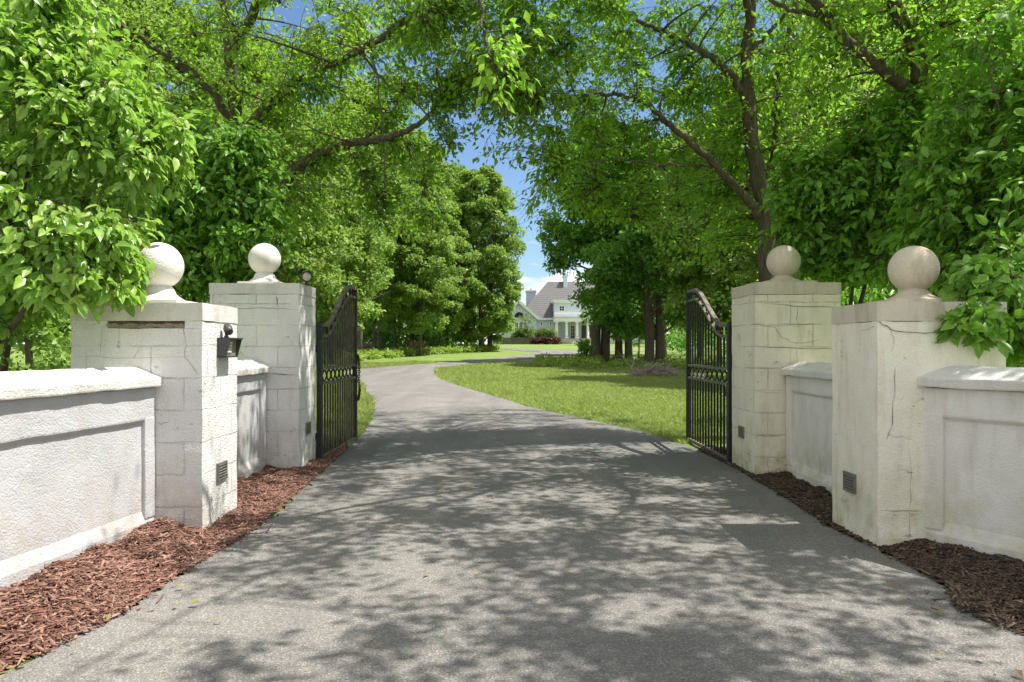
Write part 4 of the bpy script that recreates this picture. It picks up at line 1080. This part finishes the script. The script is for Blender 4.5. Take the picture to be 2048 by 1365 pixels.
# --- grass
def grass():
    rng = np.random.default_rng(61); n = 420000
    d = 7.5 + 40*rng.random(n)**1.5
    px = rng.uniform(560, 1560, n)
    x = X(px, d) + rng.normal(0, .02, n); y = d
    keep = ~inpoly(x, y, ROADPOLY)
    left = x < np.interp(y, RL[:110,1], RL[:110,0])
    keep &= ~((left) & (y < 8.9)) & ~((~left) & (y < 9.3) & (x > 1.2))
    # patches of thin growth
    x, y, left = x[keep], y[keep], left[keep]
    n = len(x)
    h = (.038+.045*rng.random(n))*np.where(left, 1.35, 1)*(1+.4*np.sin(x*1.3)*np.sin(y*.9))*np.clip(y/14, .9, 1.7)
    w = .0045*np.clip(y/9, 1, 4)
    an = rng.random(n)*np.pi*2
    sx = np.stack([np.cos(an), np.sin(an), np.zeros(n)], -1)*w[:, None]
    ln = np.stack([rng.normal(0, .45, n), rng.normal(0, .45, n), np.ones(n)], -1)*h[:, None]
    b0 = np.stack([x, y, gz(x, y)-.004], -1)
    V = np.stack([b0-sx, b0+sx, b0+ln*.55+sx*.7, b0+ln*np.array([1.25, 1.25, .95])], 1).reshape(-1, 3)
    Q = (np.array([0,1,2,3])[None] + (np.arange(n)*4)[:, None])
    tag(mesh_np('grass', V, [Q], M['grass']), 'bright mown lawn grass on both sides of the driveway', 'grass', kind='stuff')
grass()
# litter
rng = np.random.default_rng(71); n = 150
y = 2.4+12*rng.random(n)**1.4; u = rng.random(n); u = np.where(rng.random(n) < .75, np.where(rng.random(n)<.5, u*.14, 1-u*.16), u)
xl = np.interp(y, RL[:, 1][:110], RL[:, 0][:110]); xr = np.interp(y, RR[:, 1][:110], RR[:, 0][:110])
x = xl+(xr-xl)*u
V, fs = leaves(np.stack([x, y, np.full(n, .045)], -1), np.stack([rng.normal(size=n), rng.normal(size=n), rng.normal(0,.1,n)], -1), np.stack([rng.normal(0,.2,n), rng.normal(0,.2,n), np.ones(n)], -1), rng.uniform(.02, .055, n), SMALL)
tag(mesh_np('leaf_litter', V, [f for f in fs if len(f)], M['litter']), 'scattered fallen leaves lying on the asphalt', 'fallen leaves', kind='stuff')

# ------------------------------------------------------------------ house
HD = 115.0
def hx(zx, d=HD): return ((960+zx/5.689)-1024)/F*d
def hz(zy, d=HD): return CAMZ+(HZ-(520+zy/5.689))/F*d
M['siding'] = simple('pale grey siding', (.56,.60,.68), .7, 0, .03, 3, .05)
M['trim'] = simple('white trim', (.80,.80,.79), .6, 0, .02, 3, 0)
M['pane'] = simple('dark pane', (.025,.03,.035), .12, 0, .2, 2, 0)
M['dkdoor'] = simple('dark door', (.035,.028,.025), .4, 0, .2, 3, 0)
M['stone'] = simple('terrace stone', (.34,.32,.29), .85, 0, .25, 2.5, .3)
def shingles():
    m, nt, b, o = mat('roof shingles'); c = ocoord(nt)
    sep = nt.nodes.new('ShaderNodeSeparateXYZ'); nt.links.new(c, sep.inputs[0])
    w = nd(nt, 'ShaderNodeTexWave', Scale=.9, Distortion=.4, Detail=2.0); w.bands_direction = 'Z'; nt.links.new(c, w.inputs['Vector'])
    n_ = noisetex(nt, c, 5.0, 5, .75)
    nt.links.new(mix(nt, .25, ramp(nt, n_, [(.3, (.25,.243,.235)), (.7, (.37,.36,.35))]), w.outputs['Color'], 'MULTIPLY'), b.inputs['Base Color'])
    b.inputs['Roughness'].default_value = .9; return m
M['roof'] = shingles()
house = thing('house', (hx(900), HD, float(gz(0, HD))), 'pale grey mansion with steep shingle roof at the end of the drive', 'house')
def quadpoly(bm, pts, mi=0):
    f = bm.faces.new([bm.verts.new(p) for p in pts]); f.material_index = mi; return f
zg = float(gz(0, HD))-.6
xa, xb, xR = hx(350), hx(645), hx(2100)
ze, zr = hz(660), hz(250)
# walls
bm = bmesh.new()
box(bm, xb-.02, xR, HD, HD+12, zg, ze)
obj('wall', bm, M['siding'], house)
# gabled wing standing 2.5 m forward of the main wall
wy = HD-2.5
def wxz(zx, zy): return (hx(zx, wy), hz(zy, wy))
wl, wr = hx(235, wy), hx(645, wy); wm = (wl+wr)/2; wp = hz(475, wy); we = hz(655, wy)
bm = bmesh.new()
a = [bm.verts.new(p) for p in ((wl,wy,zg),(wr,wy,zg),(wr,wy,we),(wm,wy,wp),(wl,wy,we))]
b_ = [bm.verts.new(p) for p in ((wl,wy+10,zg),(wr,wy+10,zg),(wr,wy+10,we),(wm,wy+10,wp),(wl,wy+10,we))]
bm.faces.new(a); bm.faces.new(b_[::-1])
for i in range(5): bm.faces.new((a[i], b_[i], b_[(i+1)%5], a[(i+1)%5]))
bmesh.ops.recalc_face_normals(bm, faces=bm.faces)
obj('gable_wing', bm, M['siding'], house)
# roofs
bm = bmesh.new()
ov = .35; dep = 12
rx0 = hx(770, HD+6); rzz = hz(250, HD+6)
e0 = (hx(440)-ov, HD-ov, ze-.15); e1 = (xR+ov, HD-ov, ze-.15); e2 = (xR+ov, HD+dep+ov, ze-.15); e3 = (hx(440)-ov, HD+dep+ov, ze-.15)
r0 = (rx0, HD+6, rzz); r1 = (xR-5, HD+6, rzz)
quadpoly(bm, [e0, e1, r1, r0]); quadpoly(bm, [e1, e2, r1]); quadpoly(bm, [e2, e3, r0, r1]); quadpoly(bm, [e3, e0, r0])
bmesh.ops.solidify(bm, geom=list(bm.faces), thickness=.12)
roof = obj('roof', bm, M['roof'], house)
bm = bmesh.new()
sl = (wp-we)/(wr-wm)
quadpoly(bm, [(wr+ov, wy-ov, we-ov*sl+.12), (wr+ov, wy+10, we-ov*sl+.12), (wm, wy+10, wp+.12), (wm, wy-ov, wp+.12)])
quadpoly(bm, [(wl-ov, wy+10, we-ov*sl+.12), (wl-ov, wy-ov, we-ov*sl+.12), (wm, wy-ov, wp+.12), (wm, wy+10, wp+.12)])
bmesh.ops.solidify(bm, geom=list(bm.faces), thickness=.1)
obj('wing_roof', bm, M['roof'], house)
bm = bmesh.new()
for s, xe in ((1, wr), (-1, wl)):
    A_ = Vector((xe+s*ov, wy-ov-.06, we-ov*sl+.02)); B_ = Vector((wm, wy-ov-.06, wp+.02)); dd_ = (B_-A_)/2; pz = Vector((-dd_.z, 0, dd_.x)).normalized()
    obox(bm, (A_+B_)/2, dd_, (0, .05, 0), pz*.2)
obj('rake_trim', bm, M['trim'], house)
bm = bmesh.new(); box(bm, wr+.4, xR, HD-.42, HD-.36, ze-.34, ze-.05); obj('eave_trim', bm, M['trim'], house)
# chimneys
def chimney(zx0, zx1, zy0, zy1, d, nm):
    bm = bmesh.new(); x0, x1, z0, z1 = hx(zx0, d), hx(zx1, d), hz(zy1, d), hz(zy0, d)
    w = 1.4
    box(bm, x0+.08, x1-.08, d, d+w, z0-4, z1-.35); box(bm, x0-.05, x1+.05, d-.12, d+w+.12, z1-.348, z1-.12); box(bm, x0+.05, x1-.05, d-.03, d+w+.03, z1-.118, z1)
    c = obj('chimney', bm, M['siding'], roof)
    bm = bmesh.new(); box(bm, (x0+x1)/2-.12, (x0+x1)/2+.12, d+.5, d+.8, z1+.002, z1+.28); obj('chimney_pot', bm, M['stone'], None); o = bpy.context.scene.objects[-1] if False else COL.objects[-1]
    attach(o, house)
chimney(945, 1000, 170, 262, HD+5, 'c')
chimney(520, 640, 345, 440, HD+9, 'c')
# tower over the porch, with cornice, and porch
ty = HD-2.2
tx0, tx1 = hx(845, ty), hx(1300, ty)
bm = bmesh.new(); box(bm, tx0, tx1, ty, HD+3, hz(700, ty), hz(480, ty)); obj('entrance_bay', bm, M['siding'], house)
bm = bmesh.new()
box(bm, tx0-.25, tx1+.25, ty-.25, HD+3.2, hz(478, ty), hz(455, ty)); box(bm, tx0-.12, tx1+.12, ty-.12, HD+3.1, hz(490, ty), hz(478, ty)-.003)
box(bm, tx0-.03, tx1+.03, ty-.03, ty+.1, hz(612, ty), hz(600, ty))
obj('cornice', bm, M['trim'], house)
py_ = HD-3.4
bm = bmesh.new(); box(bm, hx(845, py_), hx(1300, py_), py_, HD-.3, hz(703, py_), hz(658, py_)); box(bm, hx(838, py_), hx(1306, py_), py_-.12, HD-.3, hz(656, py_), hz(650, py_)); obj('porch_entablature', bm, M['trim'], house)
for zx in (872, 985, 1105, 1225):
    bm = bmesh.new(); cx_ = hx(zx, py_+.35); z0, z1 = hz(897, py_), hz(703, py_)
    box(bm, cx_-.30, cx_+.30, py_+.05, py_+.65, z0, z0+.25); box(bm, cx_-.26, cx_+.26, py_+.09, py_+.61, z1-.2, z1-.003)
    b2 = [(0, z0+.25), (.24, z0+.252), (.22, z0+.6), (.20, z1-.21), (0, z1-.205)]
    lathe(bm, (cx_, py_+.35), b2, 20)
    obj('porch_column', bm, M['trim'], house)
# terrace and steps
bm = bmesh.new(); box(bm, hx(880, HD-5), hx(1290, HD-5), HD-5, HD, zg, hz(925, HD-5)); obj('terrace', bm, M['stone'], house)
bm = bmesh.new(); box(bm, hx(835, HD-3.6), hx(1300, HD-3.6), HD-3.6, HD-.01, zg, hz(899, HD-3.6)); obj('porch_floor', bm, M['stone'], house)
bm = bmesh.new(); box(bm, hx(1050, HD-6.4), hx(1215, HD-6.4), HD-6.4, HD-5.01, zg, hz(955, HD-6.4)); obj('steps', bm, M['trim'], house)
bm = bmesh.new(); box(bm, hx(815, HD-6), hx(905, HD-6), HD-6, HD-5.2, zg, hz(972, HD-6)); obj('steps', bm, M['trim'], house)
# windows and doors
def window(zx0, zx1, zy0, zy1, d, cols=2, rows=2, door=False):
    x0, x1, z0, z1 = hx(zx0, d), hx(zx1, d), hz(zy1, d), hz(zy0, d)
    bm = bmesh.new(); t_ = .10
    box(bm, x0-t_, x0, d-.06, d+.02, z0-t_, z1+t_); box(bm, x1, x1+t_, d-.06, d+.02, z0-t_, z1+t_)
    box(bm, x0, x1, d-.06, d+.02, z1, z1+t_); box(bm, x0, x1, d-.06, d+.02, z0-t_, z0)
    for i in range(1, cols): xx = x0+(x1-x0)*i/cols; box(bm, xx-.025, xx+.025, d-.045, d-.012, z0, z1)
    for i in range(1, rows): zz = z0+(z1-z0)*i/rows; box(bm, x0, x1, d-.040, d-.014, zz-.02, zz+.02)
    w = obj('window' if not door else 'door', bm, M['trim'], house)
    bm = bmesh.new(); box(bm, x0, x1, d-.010, d+.01, z0, z1); obj('pane', bm, M['pane'], w)
window(905, 957, 530, 580, ty)
window(690, 706, 712, 745, HD, 1, 2); window(797, 812, 712, 745, HD, 1, 2)
window(400, 432, 715, 800, wy, 2, 3); window(450, 482, 715, 800, wy, 2, 3); window(500, 530, 715, 800, wy, 2, 3)
window(1036, 1076, 750, 895, HD, 2, 4, True)
bm = bmesh.new(); box(bm, hx(1155), hx(1275), HD-.03, HD+.02, hz(893), hz(745)); obj('garage_door', bm, M['dkdoor'], house)
# arched window in the gable
ax, az, ar = hx(447, wy), hz(648, wy), .56
bm = bmesh.new()
for r0_, r1_ in ((ar, ar+.12),):
    for i in range(14):
        a0, a1 = math.pi*i/14, math.pi*(i+1)/14
        q = [bm.verts.new((ax+r*math.cos(a), yy, az+r*math.sin(a))) for yy in (wy-.05,) for r, a in ((r0_,a0),(r1_,a0),(r1_,a1),(r0_,a1))]
        bm.faces.new(q)
for a in (45, 90, 135):
    c, s = math.cos(R(a)), math.sin(R(a))
    quadpoly(bm, [(ax+c*.1-s*.02, wy-.05, az+s*.1+c*.02), (ax+c*.1+s*.02, wy-.05, az+s*.1-c*.02), (ax+c*ar+s*.02, wy-.05, az+s*ar-c*.02), (ax+c*ar-s*.02, wy-.05, az+s*ar+c*.02)])
quadpoly(bm, [(ax-ar-.12, wy-.05, az-.12), (ax+ar+.12, wy-.05, az-.12), (ax+ar+.12, wy-.05, az), (ax-ar-.12, wy-.05, az)])
bmesh.ops.solidify(bm, geom=list(bm.faces), thickness=-.04)
aw = obj('arched_window', bm, M['trim'], house)
bm = bmesh.new(); quadpoly(bm, [(ax+ar*math.cos(math.pi*i/18), wy-.01, az+ar*math.sin(math.pi*i/18)) for i in range(19)]); obj('pane', bm, M['pane'], aw)
# skylight: a small raised white frame on the front slope
def slope_z(y): return (ze-.15)+(rzz-ze+.15)*(y-(HD-ov))/(6+ov)
def skylight(zx, zy, w, h):
    y = HD+ (6+ov)*((hz(zy, HD+3)-ze)/(rzz-ze)) - ov
    c = Vector((hx(zx, y), y, slope_z(y)+.07)); d = Vector((0, 1, (rzz-ze)/(6+ov))).normalized(); n = Vector((0, -d.z, d.y))
    bm = bmesh.new(); obox(bm, c, (w, 0, 0), d*h, n*.08); o = obj('skylight', bm, M['trim'], house)
    bm = bmesh.new(); obox(bm, c+n*.075, (w*.8, 0, 0), d*h*.8, n*.01); obj('pane', bm, M['keypad'], o)
skylight(1078, 412, .32, .5)

# garden in front of the house
def bush(name, label, cat, x0, x1, y, h, dep, leaf, n, seed, group=None, z0=None):
    rng = np.random.default_rng(seed); zb = float(gz(0, y)) if z0 is None else z0
    t = Tree(seed)
    root = thing(name, ((x0+x1)/2, y, zb), label, cat, group)
    u = rng.random(n); xs = x0+(x1-x0)*u
    top = h*(1-.10*np.abs(np.sin(u*9)))*np.clip(np.sin(np.pi*np.clip(u*.92+.04, 0, 1))*4, .3, 1)
    c = np.stack([xs, y+rng.uniform(-dep, dep, n), zb+.15+(top-.3)*rng.random(n)**.6], -1)
    for k in range(6):
        xx = x0+(x1-x0)*(k+.5)/6; t.wood = Acc(); t.limb([np.array([xx,y,zb-.1]), np.array([xx+.1,y,zb+h*.4]), np.array([xx-.1,y,zb+h*.7])], .04, .01, 5, 2); t.wood.build('stem', M['bark'], root); t.wood = Acc()
    t.clumps(c, np.full(n, .38), 60, .14, FAR)
    t.build(root, M['bark'], M['bark'], leaf)
yh = HD-8
bush('hedge', 'rounded yellow green hedge before the house wing and porch', 'hedge', hx(370, yh), hx(865, yh), yh, hz(765, yh)-float(gz(0, yh))-.1, .9, M['hedge'], 210, 81)
yb = HD-11
bush('barberry_hedge', 'low dark red barberry hedge in front of the yellow green hedge', 'hedge', hx(590, yb), hx(905, yb), yb, hz(880, yb)-float(gz(0, yb))-.05, .6, M['barberry'], 130, 82)
# small ornamental trees and shrubs near the house and trunks
def smalltree(px, d, h, r, leaf, label, seed, name='ornamental_tree', sway=0):
    t = Tree(seed); rng = t.rng; x = X(px, d); zb = float(gz(0, d))
    root = thing(name, (x, d, zb), label, 'tree')
    t.limb([np.array([x,d,zb-.1]), np.array([x+.05+sway,d,zb+h*.35]), np.array([x,d,zb+h*.8])], .05+.012*h, .02, 6, 4)
    c = ell(rng, (x, d, zb+h-r*.9), (r*.95, r*.95, r*1.0), 34, .1)
    t.boughs(c, .016, .006, 4, .1); t.clumps(c, r*rng.uniform(.10, .36, 34), 42, .12, FAR)
    t.build(root, M['bark'], M['twig'], leaf)
smalltree(1051, 106, 4.1, 1.7, M['hedge'], 'thin ornamental tree standing before the house wing', 91)
smalltree(1277, 58, 3.0, 1.15, M['wood_b'], 'small round crowned tree seen between the maple trunks', 92)
smalltree(1172, 95, 4.6, 1.0, M['wood_b'], 'slender young tree in front of the dark garage door', 93)
smalltree(1168, 45, 1.5, .55, M['dogwood2'], 'leafy sapling just left of the twin trunk maple', 94, 'sapling', .1)
# low board fence left of the hedge
t = thing('board_fence', (hx(100, 104), 104, float(gz(0, 104))), 'dark board fence running left from the red hedge', 'fence')
fx0, fx1 = hx(150, 104), hx(600, 104); zf = float(gz(0, 104))
bm = bmesh.new(); nbd = 44
for i in range(nbd):
    xx0 = fx0+(fx1-fx0)*i/nbd; box(bm, xx0+.006, xx0+(fx1-fx0)/nbd-.006, 104, 104.03, zf+.02, zf+.95+.02*math.sin(i*3.3))
obj('boards', bm, M['bark_grey'], t)
for i in range(5):
    bm = bmesh.new(); xx = fx0+(fx1-fx0)*i/4; box(bm, xx-.06, xx+.06, 104.035, 104.14, zf-.1, zf+1.0); obj('post', bm, M['bark_grey'], t)

# ------------------------------------------------------------------ sky, sun, camera
w = bpy.data.worlds.new('World'); S.world = w; w.use_nodes = True
nt = w.node_tree; nt.nodes.clear()
out = nt.nodes.new('ShaderNodeOutputWorld'); bg = nt.nodes.new('ShaderNodeBackground')
sky = nt.nodes.new('ShaderNodeTexSky'); sky.sky_type = 'NISHITA'; sky.sun_disc = False
sky.sun_elevation = SUN_EL; sky.sun_rotation = math.atan2(SUN_AZ[0], SUN_AZ[1]); sky.altitude = 100
sky.air_density = 1.0; sky.dust_density = .6; sky.ozone_density = 1.5
tc = nt.nodes.new('ShaderNodeTexCoord')
sep = nt.nodes.new('ShaderNodeSeparateXYZ'); nt.links.new(tc.outputs['Generated'], sep.inputs[0])
cn = nd(nt, 'ShaderNodeTexNoise', Scale=3.2, Detail=7.0, Roughness=.58)
nt.links.new(vmath(nt, 'MULTIPLY', tc.outputs['Generated'], (1.6, 1.6, 7.0)), cn.inputs['Vector'])
mr = nd(nt, 'ShaderNodeMapRange'); nt.links.new(sep.outputs[2], mr.inputs[0])
mr.inputs[1].default_value = .16; mr.inputs[2].default_value = .03
mz = nd(nt, 'ShaderNodeMapRange'); nt.links.new(sep.outputs[2], mz.inputs[0]); mz.inputs[1].default_value = .48; mz.inputs[2].default_value = .75
my = nd(nt, 'ShaderNodeMapRange'); nt.links.new(sep.outputs[1], my.inputs[0]); my.inputs[1].default_value = .35; my.inputs[2].default_value = -.1
fill_cloud = smath(nt, 'MAXIMUM', mz.outputs[0], my.outputs[0])  # unseen cloud overhead and behind the camera, added for white fill light
dens = smath(nt, 'ADD', smath(nt, 'ADD', cn.outputs['Fac'], smath(nt, 'MULTIPLY', mr.outputs[0], .31)), smath(nt, 'MULTIPLY', fill_cloud, .22))
cm = ramp(nt, dens, [(.62, (0,0,0)), (.76, (1,1,1))])
col = mix(nt, cm, mix(nt, 1.0, sky.outputs[0], (.84, .96, 1.06), 'MULTIPLY'), (8.6, 8.4, 8.1))
nt.links.new(col, bg.inputs['Color']); bg.inputs['Strength'].default_value = .085
nt.links.new(bg.outputs[0], out.inputs[0])

L = bpy.data.lights.new('sun', 'SUN'); L.energy = 4.5; L.angle = R(.53); L.color = (1.0, .955, .89)
lo = bpy.data.objects.new('sun', L); COL.objects.link(lo)
sd = Vector((SUN_AZ[0]*math.cos(SUN_EL), SUN_AZ[1]*math.cos(SUN_EL), math.sin(SUN_EL)))
lo.rotation_euler = sd.to_track_quat('Z', 'Y').to_euler(); lo.location = (20, 0, 40)

cam = bpy.data.cameras.new('camera'); co = bpy.data.objects.new('camera', cam); COL.objects.link(co)
co.location = (0, 0, CAMZ); co.rotation_euler = (R(90), 0, 0)
cam.sensor_width = 36; cam.lens = F/2048*36; cam.shift_y = 12.5/2048; cam.clip_end = 3000; cam.clip_start = .05
S.camera = co
S.view_settings.view_transform = 'Standard'; S.view_settings.look = 'None'
S.view_settings.exposure = .9; S.view_settings.gamma = 1.0
c = S.cycles
c.max_bounces = 7; c.diffuse_bounces = 4; c.glossy_bounces = 2; c.transmission_bounces = 4; c.transparent_max_bounces = 4
c.caustics_reflective = False; c.caustics_refractive = False
c.use_adaptive_sampling = True; c.adaptive_threshold = .015
c.use_denoising = True
try: c.denoiser = 'OPENIMAGEDENOISE'; c.denoising_input_passes = 'RGB_ALBEDO_NORMAL'
except Exception: pass
c.sample_clamp_indirect = 6
